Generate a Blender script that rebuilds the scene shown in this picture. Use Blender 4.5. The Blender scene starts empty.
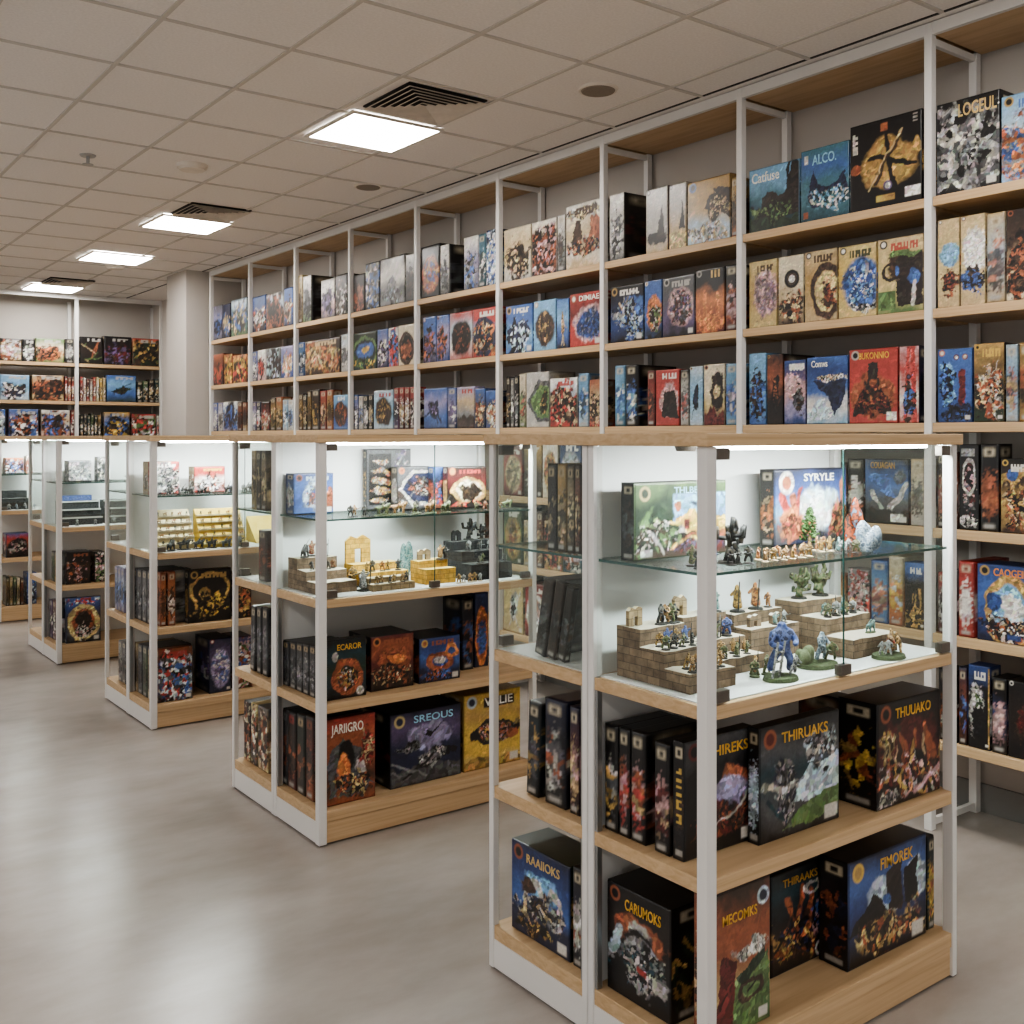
import bpy, bmesh, math, random
import numpy as np
from mathutils import Vector, Matrix

# ------------------------------------------------------------------ units
# Everything is measured in eye heights (1 = the height of the camera, also the height of the cabinets) and
# scaled to metres by S.  u runs down the shop (world +Y), v runs to the shelving wall on the side (world +X).
S = 1.5
FPX, HX, HY = 1042.0, 512.0, 437.0
scene = bpy.context.scene
COL = scene.collection
PI = math.pi

def u_on(x, v):
    r = (x - HX) / FPX
    return v * (.8 - .6 * r) / (.6 + .8 * r)
def v_on(x, u):
    r = (x - HX) / FPX
    return u * (.6 + .8 * r) / (.8 - .6 * r)
def dep(u, v): return .8 * u + .6 * v
def z_on(y, u, v): return 1 + (HY - y) * dep(u, v) / FPX
def W(u, v, z): return Vector((v * S, u * S, z * S))

# ------------------------------------------------------------------ colours
def lin(c):
    c = np.asarray(c, float) / 255.0
    return np.where(c <= .04045, c / 12.92, ((c + .055) / 1.055) ** 2.4)
PAL = dict(
    k=(22, 20, 22), n=(30, 38, 70), b=(52, 100, 176), c=(110, 172, 216), t=(60, 120, 140), T=(24, 62, 72),
    g=(96, 128, 70), e=(38, 58, 40), y=(226, 184, 50), Y=(214, 190, 120), o=(222, 126, 48), O=(164, 84, 42), r=(188, 52, 40),
    m=(104, 30, 28), w=(238, 234, 224), a=(140, 140, 142), A=(84, 86, 90), s=(204, 176, 126), S=(226, 212, 178), d=(66, 46, 34),
    D=(44, 34, 30), p=(96, 78, 122), l=(158, 150, 190), i=(206, 160, 160), L=(184, 206, 220), h=(190, 186, 178), G=(190, 150, 70), B=(34, 66, 130))
LIN = {k: lin(v) for k, v in PAL.items()}
def cols(s): return [LIN[ch] for ch in s]

# ------------------------------------------------------------------ painted printing
def lattice_noise(U, V, n, m, rng):
    g = rng.random_sample((m + 2, n + 2))
    x = np.clip(U, 0, .9999) * n; y = np.clip(V, 0, .9999) * m
    i = x.astype(int); j = y.astype(int)
    fx = x - i; fy = y - j
    fx = fx * fx * (3 - 2 * fx); fy = fy * fy * (3 - 2 * fy)
    return (g[j, i] * (1 - fx) + g[j, i + 1] * fx) * (1 - fy) + (g[j + 1, i] * (1 - fx) + g[j + 1, i + 1] * fx) * fy
def fbm(U, V, f, rng, asp=1.0):
    r = 0; a = 1.0; t = 0
    for o in range(4):
        n = max(1, int(f * 2 ** o)); m = max(1, int(f * asp * 2 ** o))
        r = r + a * lattice_noise(U, V, n, m, rng); t += a; a *= .6
    return r / t

class Art:
    """Colours of one printed face: U, V run 0..1 from its lower left corner."""
    def __init__(s, N, M, asp, seed):
        s.U, s.V = np.meshgrid(np.linspace(0, 1, N + 1), np.linspace(0, 1, M + 1))
        s.asp = asp; s.rng = np.random.RandomState(seed); s.N = N
        s.img = np.zeros(s.U.shape + (3,)); s.fg = np.zeros(s.U.shape + (1,))
        s.e = 1.2 / N
        s.n1 = fbm(s.U, s.V, 3, s.rng, asp); s.n2 = fbm(s.U, s.V, 6, s.rng, asp)
        s.P, s.Q = s.U, s.V                                     # straight coordinates, for lettering and edges
        s.U = s.P + .16 * (fbm(s.P, s.Q, 4, s.rng, asp) - .5); s.V = s.Q + .16 / max(asp, .5) * (fbm(s.P, s.Q, 4, s.rng, asp) - .5)
    def mix(s, mask, col):
        mask = np.clip(mask, 0, 1)[..., None]
        s.fg = np.maximum(s.fg, mask)
        s.img = s.img * (1 - mask) + np.asarray(col) * mask
    def bg(s, cs):
        t = np.clip(s.V + (s.n1 - .5) * .35, 0, 1) * (len(cs) - 1)
        i = np.minimum(t.astype(int), max(len(cs) - 2, 0)); f = (t - i)[..., None]
        c = np.array(cs)
        s.img = c[i] * (1 - f) + c[np.minimum(i + 1, len(cs) - 1)] * f
        s.img *= (.82 + .36 * s.n1)[..., None]
    def step(s, d): return np.clip(.5 - d / s.e, 0, 1)
    def hill(s, y, amp, c, shade=.5):
        m = s.step((s.V - (y + amp * (s.n1[0:1, :] * 2 - 1) + amp * .5 * (s.n2[0:1, :] * 2 - 1))))
        s.mix(m, np.asarray(c) * (1 - shade + shade * 1.6 * s.n2)[..., None])
    def blob(s, cx, cy, rx, ry, c, rough=.5, a=1.0):
        d = np.sqrt(((s.U - cx) / rx) ** 2 + ((s.V - cy) / ry) ** 2) + rough * (s.n2 - .5) * 2
        s.mix(a * np.clip((1 - d) / .18 + .5, 0, 1), np.asarray(c) * (.55 + .9 * s.n2)[..., None])
    def clutter(s, cx, cy, rx, ry, cs, n=50, a=1.0):
        n = int(n * 1.0 + min(160, n * max(0, s.N - 16) / 16))
        P = s.rng.random_sample((n, 2)); P[:, 0] = cx + (P[:, 0] * 2 - 1) * rx; P[:, 1] = cy + (P[:, 1] * 2 - 1) * ry
        x = s.U[..., None] - P[:, 0]; y = (s.V[..., None] - P[:, 1]) * s.asp; t = s.rng.uniform(0, 3.1, n)
        d = (x * np.cos(t) + y * np.sin(t)) ** 2 + 2.6 * (y * np.cos(t) - x * np.sin(t)) ** 2
        k = d.argmin(-1)
        c = np.array(cs)[s.rng.randint(0, len(cs), n)] * (.5 + .75 * s.rng.random_sample(n))[:, None]
        e = np.sqrt(((s.U - cx) / rx) ** 2 + ((s.V - cy) / ry) ** 2) + .9 * (s.n2 - .5) * 2
        s.mix(a * np.clip((1 - e) / .2 + .5, 0, 1), c[k] * (.3 + .9 * s.n1 + .55 * s.n2)[..., None])
    def line(s, x0, y0, x1, y1, w, c):
        dx, dy = x1 - x0, y1 - y0
        t = np.clip(((s.U - x0) * dx + (s.V - y0) * dy) / (dx * dx + dy * dy + 1e-9), 0, 1)
        d = np.hypot(s.U - x0 - t * dx, (s.V - y0 - t * dy) * s.asp)
        s.mix(s.step(d - w * (.7 + .6 * s.n2)), np.asarray(c) * (.7 + .6 * s.n1)[..., None])
    def poly(s, pts, c):
        m = np.ones(s.U.shape, bool); ins = np.zeros(s.U.shape, bool)
        j = len(pts) - 1
        for i in range(len(pts)):
            (xi, yi), (xj, yj) = pts[i], pts[j]
            cond = ((yi > s.V) != (yj > s.V)) & (s.U < (xj - xi) * (s.V - yi) / (yj - yi + 1e-9) + xi)
            ins ^= cond; j = i
        s.mix(ins * 1.0, np.asarray(c) * (.65 + .7 * s.n2)[..., None])
    def ring(s, cx, cy, rx, ry, w, c):
        d = np.abs(np.sqrt(((s.U - cx) / rx) ** 2 + ((s.V - cy) / ry) ** 2) - 1)
        s.mix(np.clip((w - d) / .06 + .5, 0, 1), np.asarray(c) * (.5 + 1.0 * s.n2)[..., None])
    def rect(s, x0, y0, x1, y1, c):
        m = s.step(np.maximum(x0 - s.P, s.P - x1)) * s.step(np.maximum(y0 - s.Q, s.Q - y1) * s.asp)
        s.mix(m, c)
    def title(s, x0, y0, x1, y1, c, n=None):
        n = n or max(4, int((x1 - x0) * s.N * .42))
        g = s.rng.random_sample((3, n))
        i = np.clip(((s.P - x0) / (x1 - x0) * n), 0, n - 1).astype(int)
        j = np.clip(((s.Q - y0) / (y1 - y0) * 3), 0, 2).astype(int)
        ins = (s.P > x0) & (s.P < x1) & (s.Q > y0) & (s.Q < y1)
        s.mix(ins * np.where((i % 2 == 0), .95, (g[j, i] > .62) * .9), c)
    def vtitle(s, x0, y0, x1, y1, c):
        n = max(5, int((y1 - y0) * 34)); g = s.rng.random_sample((n, 2))
        j = np.clip((s.Q - y0) / (y1 - y0) * n, 0, n - 1).astype(int); i = (s.P > (x0 + x1) / 2).astype(int)
        ins = (s.P >= x0) & (s.P <= x1) & (s.Q > y0) & (s.Q < y1)
        s.mix(ins * np.where(j % 2 == 0, .95, (g[j, i] > .7) * .8), c)
    def badge(s, cx, cy, r, c, c2):
        d = np.hypot(s.P - cx, (s.Q - cy) * s.asp)
        s.mix(s.step(d - r), c); s.mix(s.step(d - r * .62), np.asarray(c2) * (.6 + .8 * s.n2)[..., None])
    def edge(s, c, w=.02):
        d = np.minimum(np.minimum(s.P, 1 - s.P), np.minimum(s.Q, 1 - s.Q) * s.asp)
        s.mix(s.step(d - w) * .8, c)
    def detail(s, k=.6):
        """Small strokes of light and dark over the whole picture."""
        n = int(np.clip(s.U.size / 9, 24, 460)); P = s.rng.random_sample((n, 2)).astype(np.float32)
        x = s.U.astype(np.float32)[..., None] - P[:, 0]; y = (s.V.astype(np.float32)[..., None] - P[:, 1]) * s.asp
        t = s.rng.uniform(-.9, .9, n).astype(np.float32) + .6
        c, q = np.cos(t), np.sin(t)
        d = (x * c + y * q) ** 2 + 5 * (y * c - x * q) ** 2
        m = d.argmin(-1)
        k = k * (.25 + .75 * s.fg); b = np.exp(s.rng.normal(0, .45, n))[:, None] * (1 + s.rng.normal(0, .12, (n, 3)))
        s.img = s.img * (1 - k) + k * s.img * b[m]


def motif(a, m, f):
    """m: letters naming the picture; f: its colours."""
    rng = a.rng
    R = lambda lo, hi: lo + (hi - lo) * rng.random_sample()
    g = lambda i: f[i % len(f)]
    for ch in m:
        if ch == 'C': a.clutter(R(.42, .58), .38, .45, .33, f, 60)
        elif ch == 'c': a.clutter(.5, .2, .56, .2, f, 50)
        elif ch == 'X': a.clutter(.5, .45, .62, .5, f, 90)
        elif ch == 'H': a.hill(R(.28, .4), .2, g(0))
        elif ch == 'h': a.hill(R(.15, .22), .12, g(-1))
        elif ch == 'M':
            for k in range(3):
                x = R(.15, .85); h = R(.45, .75); w = R(.2, .35)
                a.poly([(x - w, .1), (x - .03, h), (x + .04, h - .05), (x + w, .1)], g(k))
        elif ch == 'O':
            a.blob(.5, .42, .4, .34, g(1), .1); a.clutter(.5, .38, .3, .22, f[2:] or f, 40); a.ring(.5, .42, .42, .36, .13, g(0))
        elif ch == 'Q': a.blob(.52, .45, .44, .36, g(0), .05); a.clutter(.52, .45, .34, .28, f, 40, .75)
        elif ch == 'E':                                                           # a dark beast
            c = g(0); x = R(.42, .58)
            a.blob(x, .45, .2, .2, c, .5); a.blob(x + .12, .62, .11, .1, c, .5)
            for k in range(5): a.line(x + R(-.15, .15), .42, x + R(-.36, .36), R(.1, .75), .03, c)
            a.clutter(x, .48, .14, .14, f[1:] or f, 16)
        elif ch == 'K':                                                           # a standing warrior
            c = g(0); x = R(.4, .6)
            a.line(x, .3, x - .1, .08, .05, c); a.line(x, .3, x + .1, .08, .05, c); a.blob(x, .46, .14, .2, c, .3)
            a.blob(x, .7, .06, .06, g(1), .2); a.line(x, .55, x + .28, .42, .035, c); a.line(x - .2, .3, x + .3, .78, .014, g(2))
            a.clutter(x, .45, .12, .2, f, 14)
        elif ch == 'F':                                                           # flames
            for k in range(9):
                x = R(.1, .9); a.line(x, .1, x + R(-.1, .1), R(.35, .7), R(.02, .05), g(rng.randint(0, len(f))))
            a.clutter(.5, .16, .5, .18, f, 30)
        elif ch == 'V':                                                           # a vessel
            a.poly([(.1, .42), (.55, .3), (.92, .5), (.6, .52), (.5, .66), (.42, .52)], g(0)); a.line(.2, .4, .8, .7, .02, g(1)); a.clutter(.5, .42, .25, .12, f, 20)
        elif ch == 'T':                                                           # trees or towers
            for k in range(6):
                x = R(.1, .9); h = R(.35, .65); a.line(x, .1, x, h, .025, g(0)); a.blob(x, h, .09, .1, g(1), .6)
        elif ch == 'B': a.blob(R(.4, .6), R(.5, .65), .4, .3, g(0), .7, .9)
        elif ch == 'Z':
            for k in range(7): a.line(R(0, 1), R(0, .9), R(0, 1), R(0, .9), .018, g(k))

def paint_cover(N, M, asp, sp, seed):
    a = Art(N, M, asp, seed)
    bgc = cols(sp['bg']); fg = cols(sp['fg'])
    a.bg(bgc)
    ops = sp.get('ops')
    if ops:
        for o in ops:
            args = [LIN[x] if isinstance(x, str) and len(x) == 1 else cols(x[1:]) if isinstance(x, str) else x for x in o[1:]]
            getattr(a, o[0])(*args)
    else:
        motif(a, sp.get('m', 'C'), fg)
    # fine print over everything
    a.detail(.8)
    a.img *= (.9 + .2 * fbm(a.U, a.V, 11, a.rng, asp))[..., None]
    t = sp.get('t')
    if t and not sp.get('text'):
        x0, x1 = sp.get('tx', (.3, .88))
        a.title(x0, .83, x1, .93, LIN[t])
    if sp.get('bd'):
        q = min(1, .25 + asp * .72); a.badge(.045 + .09 * q, 1 - (.03 + .08 * q) / asp, .085 * q, LIN[sp['bd'][0]], LIN[sp['bd'][1]])
    if sp.get('bc', 1):
        a.rect(.8, .04, .95, .04 + .11 / asp, LIN['w'] * .85)
    a.edge(bgc[-1] * .35, .012)
    return a.img

def paint_spine(K, M, asp, sp, seed):
    a = Art(K, M, asp, seed + 7)
    base = [c * .8 for c in cols(sp.get('sb') or sp['bg'])]
    fg = cols(sp.get('sf') or sp['fg'])
    a.bg(base)
    a.clutter(.5, .42, .5, .26, fg, 26, .85); a.detail(.7)
    a.img *= (.8 + .4 * fbm(a.U, a.V, 8, a.rng, asp))[..., None]
    if sp.get('st'): a.vtitle(.3, .3, .7, .78, LIN[sp['st']])
    if sp.get('sq', 'S'): a.rect(.22, .86, .8, .95, LIN[sp.get('sq', 'S')] * .75); a.rect(.38, .88, .64, .93, base[-1] * .6)
    a.rect(.2, .035, .8, .085, LIN['h'] * .8)
    a.edge(base[-1] * .4, .03)
    return a.img

# ------------------------------------------------------------------ game boxes
TOPO = {}
def topo(N, M, K):
    key = (N, M, K)
    if key in TOPO: return TOPO[key]
    vid = {}; verts = []
    def v(i, j, k):
        t = (i, j, k)
        if t not in vid: vid[t] = len(verts); verts.append(t)
        return vid[t]
    loops = []; sizes = []; cidx = []
    f0 = 0; r0 = (N + 1) * (M + 1); l0 = r0 + (K + 1) * (M + 1); t0 = l0 + (K + 1) * (M + 1); b0 = t0 + (N + 1) * (K + 1)
    def face(q):
        for (p, c) in q: loops.append(v(*p)); cidx.append(c)
        sizes.append(len(q))
    for j in range(M):
        for i in range(N):
            face([((a, b, 0), f0 + b * (N + 1) + a) for a, b in ((i, j), (i + 1, j), (i + 1, j + 1), (i, j + 1))])
        for k in range(K):
            face([((N, b, a), r0 + b * (K + 1) + a) for a, b in ((k, j), (k + 1, j), (k + 1, j + 1), (k, j + 1))])
            face([((0, b, a), l0 + b * (K + 1) + (K - a)) for a, b in ((k + 1, j), (k, j), (k, j + 1), (k + 1, j + 1))])
    for k in range(K):
        for i in range(N):
            face([((a, M, b), t0 + b * (N + 1) + a) for a, b in ((i, k), (i + 1, k), (i + 1, k + 1), (i, k + 1))])
    back = [(i, 0, K) for i in range(N, 0, -1)] + [(0, j, K) for j in range(M)] + [(i, M, K) for i in range(N)] + [(N, j, K) for j in range(M, 0, -1)]
    face([(p, b0) for p in back])
    bot = [(i, 0, K) for i in range(N)] + [(N, 0, k) for k in range(K, 0, -1)] + [(i, 0, 0) for i in range(N, 0, -1)] + [(0, 0, k) for k in range(K)]
    face([(p, b0) for p in bot])
    L = np.array(verts, float)
    TOPO[key] = (L, np.array(loops, np.int32), np.array(sizes, np.int32), np.array(cidx, np.int64))
    return TOPO[key]

def box_mesh(name, w, h, d, N, M, K, sp, seed, mat):
    """A lidded box: front at y=0 looking down -y, w wide, h high, d deep, standing on z=0, its front edges eased."""
    L, loops, sizes, cidx = topo(N, M, K)
    q = L / np.array([N, M, K])
    x = (q[:, 0] - .5) * w; z = q[:, 1] * h; y = q[:, 2] * d
    ease = min(.0022 * 1.0, d * .1)
    fr = (L[:, 2] == 0) & ((L[:, 0] == 0) | (L[:, 0] == N) | (L[:, 1] == 0) | (L[:, 1] == M))
    y = y + fr * ease
    me = bpy.data.meshes.new(name)
    me.vertices.add(len(L)); me.loops.add(len(loops)); me.polygons.add(len(sizes))
    me.vertices.foreach_set('co', np.stack([x, y, z], 1).astype(np.float32).ravel() * S)
    me.loops.foreach_set('vertex_index', loops)
    st = np.concatenate([[0], np.cumsum(sizes)[:-1]]).astype(np.int32)
    me.polygons.foreach_set('loop_start', st)
    try: me.polygons.foreach_set('loop_total', sizes)
    except Exception: pass
    front = paint_spine(N, M, h / w, sp, seed) if sp.get('spine') else paint_cover(N, M, h / w, sp, seed)
    side = paint_spine(K, M, h / d, sp, seed)
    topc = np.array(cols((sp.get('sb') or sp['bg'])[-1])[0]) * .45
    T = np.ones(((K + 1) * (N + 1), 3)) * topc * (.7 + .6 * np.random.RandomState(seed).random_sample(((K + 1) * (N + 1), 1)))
    for im in (front, side):
        g = im.mean(-1, keepdims=True); im[:] = (g + (im - g) * .80) * .88
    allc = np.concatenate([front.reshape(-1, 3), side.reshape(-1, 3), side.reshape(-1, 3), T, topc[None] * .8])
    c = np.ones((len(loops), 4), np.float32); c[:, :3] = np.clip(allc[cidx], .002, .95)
    at = me.color_attributes.new('Col', 'FLOAT_COLOR', 'CORNER')
    at.data.foreach_set('color', c.ravel())
    me.update(calc_edges=True); me.validate()
    me.materials.append(mat)
    return me

def tag(o, label=None, cat=None, group=None, kind=None):
    if label: o['label'] = label
    if cat: o['category'] = cat
    if group: o['group'] = group
    if kind: o['kind'] = kind
    return o
PLACED = []
def fit_depth(label, u, v, z, w, h, d, rz, lean):
    """The depth the box can have before it meets one already standing there."""
    ex = abs(h * math.sin(lean))
    for f in (1, .85, .7, .55, .4, .3, .2, .12):
        dd = d * f
        if rz == 0: q = (v - w / 2, v + w / 2, u, u + dd, z, z + h)
        else: q = (v, v + dd, u - w / 2 - (ex if lean > 0 else 0), u + w / 2 + .0, z, z + h)
        if not any(q[0] < p[1] and p[0] < q[1] and q[2] < p[3] and p[2] < q[3] and q[4] < p[5] and p[4] < q[5] for p in PLACED): break
    else: print('CROWDED', label)
    PLACED.append(q); return dd
LABELS = {}
SEED = [11]
def game_box(label, w, h, d, u, v, z, rz, sp, group, px=60, name='game_box', cat='game box', lean=0):
    """Centre of the box's front bottom edge at (u, v, z)."""
    SEED[0] += 1
    d = fit_depth(label, u, v, z, w, h, d, rz, lean)
    N = int(min(112, max(8, px * 1.1))); M = int(min(120, max(14, N * h / w)));
    if sp.get('spine'): N = max(6, min(N, 10)); M = 44 if px > 8 else 26
    K = max(3, min(9 if px < 45 else 26, int(N * d / w)))
    N = max(6, N // 4 * 4 if N > 12 else N); M = M // 4 * 4
    me = box_mesh(name, w, h, d, N, M, K, sp, SEED[0], MAT['printed'])
    o = bpy.data.objects.new(name, me); COL.objects.link(o)
    o.location = W(u, v, z + .0006); o.rotation_euler = (0, lean, rz)
    if label in LABELS: print('DUP LABEL', label)
    LABELS[label] = 1
    n = len(label.replace(',', ' ').split())
    if n > 16 or n < 4: print('LABEL LEN', n, label)
    tag(o, label, cat, group)
    if sp.get('text'): lettering(o, sp, w, h)
    return o

FONT_CACHE = {}
def text_mesh(txt, size, wide, mat):
    cu = bpy.data.curves.new('lettering', 'FONT'); cu.body = txt; cu.size = size; cu.extrude = .0006; cu.align_x = 'CENTER'; cu.align_y = 'CENTER'
    cu.resolution_u = 3
    cu.offset = size * .012
    ob = bpy.data.objects.new('lettering', cu); COL.objects.link(ob)
    bpy.context.view_layer.update()
    me = bpy.data.meshes.new_from_object(ob.evaluated_get(bpy.context.evaluated_depsgraph_get()))
    bpy.data.objects.remove(ob)
    xs = [v.co.x for v in me.vertices]
    k = wide / max(1e-6, max(xs) - min(xs)); mx = (max(xs) + min(xs)) / 2
    for v in me.vertices: v.co.x = (v.co.x - mx) * k
    me.materials.clear(); me.materials.append(mat)
    return me
def lettering(o, sp, w, h):
    txt = sp['text']; cx, cy, wd, hh = sp.get('tb', (.56, .88, .56, .085))
    me = text_mesh(txt, hh * h * S * 1.38, wd * w * S, MAT['ink_' + sp.get('t', 'y')])
    t = bpy.data.objects.new('title_lettering', me); COL.objects.link(t); t.parent = o
    t.location = ((cx - .5) * w * S, -.0008, cy * h * S); t.rotation_euler = (PI / 2, 0, 0)

# ------------------------------------------------------------------ materials
MAT = {}
def new_mat(name):
    m = bpy.data.materials.new(name); m.use_nodes = True
    nt = m.node_tree; b = nt.nodes['Principled BSDF']; MAT[name] = m
    return m, nt, b
def rgba(c): return (*[float(x) for x in c], 1)
def plain(name, c, rough=.5, metal=0, var=.08, scale=12, bump=0, coat=0):
    m, nt, b = new_mat(name); c = lin(c)
    tc = nt.nodes.new('ShaderNodeTexCoord'); no = nt.nodes.new('ShaderNodeTexNoise'); no.inputs['Scale'].default_value = scale; no.inputs['Detail'].default_value = 4
    nt.links.new(tc.outputs['Object'], no.inputs['Vector'])
    r = nt.nodes.new('ShaderNodeValToRGB'); r.color_ramp.elements[0].color = rgba(c * (1 - var)); r.color_ramp.elements[1].color = rgba(np.minimum(c * (1 + var), 1))
    r.color_ramp.elements[0].position = .3; r.color_ramp.elements[1].position = .7
    nt.links.new(no.outputs['Fac'], r.inputs['Fac']); nt.links.new(r.outputs['Color'], b.inputs['Base Color'])
    b.inputs['Roughness'].default_value = rough; b.inputs['Metallic'].default_value = metal; b.inputs['Coat Weight'].default_value = coat
    if bump:
        bp = nt.nodes.new('ShaderNodeBump'); bp.inputs['Strength'].default_value = bump; bp.inputs['Distance'].default_value = .01
        nt.links.new(no.outputs['Fac'], bp.inputs['Height']); nt.links.new(bp.outputs['Normal'], b.inputs['Normal'])
    return m
def patchy(name, cs, scale=120, rough=.6):
    """Several paints in patches, for hand painted miniatures."""
    m, nt, b = new_mat(name)
    tc = nt.nodes.new('ShaderNodeTexCoord'); no = nt.nodes.new('ShaderNodeTexNoise'); no.inputs['Scale'].default_value = scale; no.inputs['Detail'].default_value = 2
    nt.links.new(tc.outputs['Object'], no.inputs['Vector'])
    r = nt.nodes.new('ShaderNodeValToRGB'); cr = r.color_ramp; cr.interpolation = 'CONSTANT'
    cr.elements[0].color = rgba(lin(cs[0])); cr.elements[0].position = 0
    cr.elements[1].color = rgba(lin(cs[1])); cr.elements[1].position = .42
    for i, c in enumerate(cs[2:]):
        e = cr.elements.new(.42 + .3 * (i + 1) / max(1, len(cs) - 1)); e.color = rgba(lin(c))
    nt.links.new(no.outputs['Fac'], r.inputs['Fac']); nt.links.new(r.outputs['Color'], b.inputs['Base Color'])
    b.inputs['Roughness'].default_value = rough
    return m

def wood(name, axis, c1=(205, 176, 139), c2=(187, 156, 118)):
    m, nt, b = new_mat(name)
    tc = nt.nodes.new('ShaderNodeTexCoord'); mp = nt.nodes.new('ShaderNodeMapping')
    sc = [22, 22, 60]; sc[axis] = 1.6
    mp.inputs['Scale'].default_value = sc
    nt.links.new(tc.outputs['Object'], mp.inputs['Vector'])
    no = nt.nodes.new('ShaderNodeTexNoise'); no.inputs['Scale'].default_value = 1.5; no.inputs['Detail'].default_value = 5; no.inputs['Distortion'].default_value = .6
    nt.links.new(mp.outputs['Vector'], no.inputs['Vector'])
    r = nt.nodes.new('ShaderNodeValToRGB'); r.color_ramp.elements[0].color = rgba(lin(c2)); r.color_ramp.elements[1].color = rgba(lin(c1))
    r.color_ramp.elements[0].position = .32; r.color_ramp.elements[1].position = .62
    nt.links.new(no.outputs['Fac'], r.inputs['Fac']); nt.links.new(r.outputs['Color'], b.inputs['Base Color'])
    b.inputs['Roughness'].default_value = .45
    bp = nt.nodes.new('ShaderNodeBump'); bp.inputs['Strength'].default_value = .08; bp.inputs['Distance'].default_value = .002
    nt.links.new(no.outputs['Fac'], bp.inputs['Height']); nt.links.new(bp.outputs['Normal'], b.inputs['Normal'])
    return m
wood('oak_v', 0); wood('oak_u', 1)
plain('white_metal', (226, 224, 221), .38, 0, .02, 5)
plain('white_panel', (236, 238, 237), .5, 0, .02, 4)
plain('white_deck', (242, 243, 242), .3, 0, .015, 4)
plain('wall_paint', (184, 178, 171), .8, 0, .025, 3, .04)
plain('baseboard_grey', (126, 124, 121), .5, 0, .05, 6)
plain('ceiling_tile', (238, 235, 231), .9, 0, .05, 90, .12)
plain('grid_metal', (200, 196, 190), .6, 0, .03, 6)
plain('clip', (112, 105, 98), .35, .6, .1, 60)
plain('steel', (170, 172, 172), .3, .8, .05, 30)
plain('gap_shade', (40, 40, 40), .6)
plain('vent_dark', (30, 28, 26), .7)
plain('vent_blade', (205, 198, 188), .6)
plain('speaker_grey', (138, 130, 120), .7, 0, .12, 300)
plain('fixture_white', (222, 216, 206), .5)
plain('price_white', (236, 234, 228), .6)
for k, c in dict(y=(214, 168, 74), w=(236, 232, 222), s=(206, 178, 120), r=(196, 60, 46), k=(24, 22, 24), L=(150, 200, 222), G=(176, 136, 60), o=(222, 140, 60), O=(190, 96, 44)).items():
    plain('ink_' + k, c, .4, 0, .25, 40)
# printed card: the painted face colours plus a fine print grain, under a thin film
m, nt, b = new_mat('printed')
at = nt.nodes.new('ShaderNodeAttribute'); at.attribute_name = 'Col'
tc = nt.nodes.new('ShaderNodeTexCoord'); no = nt.nodes.new('ShaderNodeTexNoise'); no.inputs['Scale'].default_value = 120; no.inputs['Detail'].default_value = 3
nt.links.new(tc.outputs['Object'], no.inputs['Vector'])
mr = nt.nodes.new('ShaderNodeMapRange'); mr.inputs['From Min'].default_value = .3; mr.inputs['From Max'].default_value = .7; mr.inputs['To Min'].default_value = .86; mr.inputs['To Max'].default_value = 1.12
nt.links.new(no.outputs['Fac'], mr.inputs['Value'])
mx = nt.nodes.new('ShaderNodeVectorMath'); mx.operation = 'SCALE'
nt.links.new(at.outputs['Color'], mx.inputs[0]); nt.links.new(mr.outputs['Result'], mx.inputs['Scale'])
nt.links.new(mx.outputs[0], b.inputs['Base Color'])
b.inputs['Roughness'].default_value = .42; b.inputs['Coat Weight'].default_value = .25; b.inputs['Coat Roughness'].default_value = .18
# thin glass
def glass(name, tint, edge=False):
    m = bpy.data.materials.new(name); m.use_nodes = True; nt = m.node_tree; nt.nodes.clear(); MAT[name] = m
    out = nt.nodes.new('ShaderNodeOutputMaterial'); mixn = nt.nodes.new('ShaderNodeMixShader'); tr = nt.nodes.new('ShaderNodeBsdfTransparent'); gl = nt.nodes.new('ShaderNodeBsdfGlossy')
    lw = nt.nodes.new('ShaderNodeLayerWeight'); pw = nt.nodes.new('ShaderNodeMath'); pw.operation = 'POWER'; pw.inputs[1].default_value = 5
    fr = nt.nodes.new('ShaderNodeMath'); fr.operation = 'MULTIPLY_ADD'; fr.inputs[1].default_value = .7; fr.inputs[2].default_value = .03
    nt.links.new(lw.outputs['Facing'], pw.inputs[0]); nt.links.new(pw.outputs[0], fr.inputs[0])
    tr.inputs['Color'].default_value = rgba(tint); gl.inputs['Roughness'].default_value = .01; gl.inputs['Color'].default_value = (.9, .95, .93, 1)
    nt.links.new(fr.outputs[0], mixn.inputs[0]); nt.links.new(tr.outputs[0], mixn.inputs[1]); nt.links.new(gl.outputs[0], mixn.inputs[2]); nt.links.new(mixn.outputs[0], out.inputs['Surface'])
glass('glass', (.965, .985, .975)); glass('glass_shelf', (.92, .96, .95))
plain('glass_edge', (48, 84, 80), .15, 0, .1, 20)
def emit(name, c, e):
    m, nt, b = new_mat(name); b.inputs['Base Color'].default_value = rgba(c); b.inputs['Emission Color'].default_value = rgba(c); b.inputs['Emission Strength'].default_value = e
emit('panel_light', (1, .96, .91), 50.0)
emit('led', (.96, 1, .995), 165.0)
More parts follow.
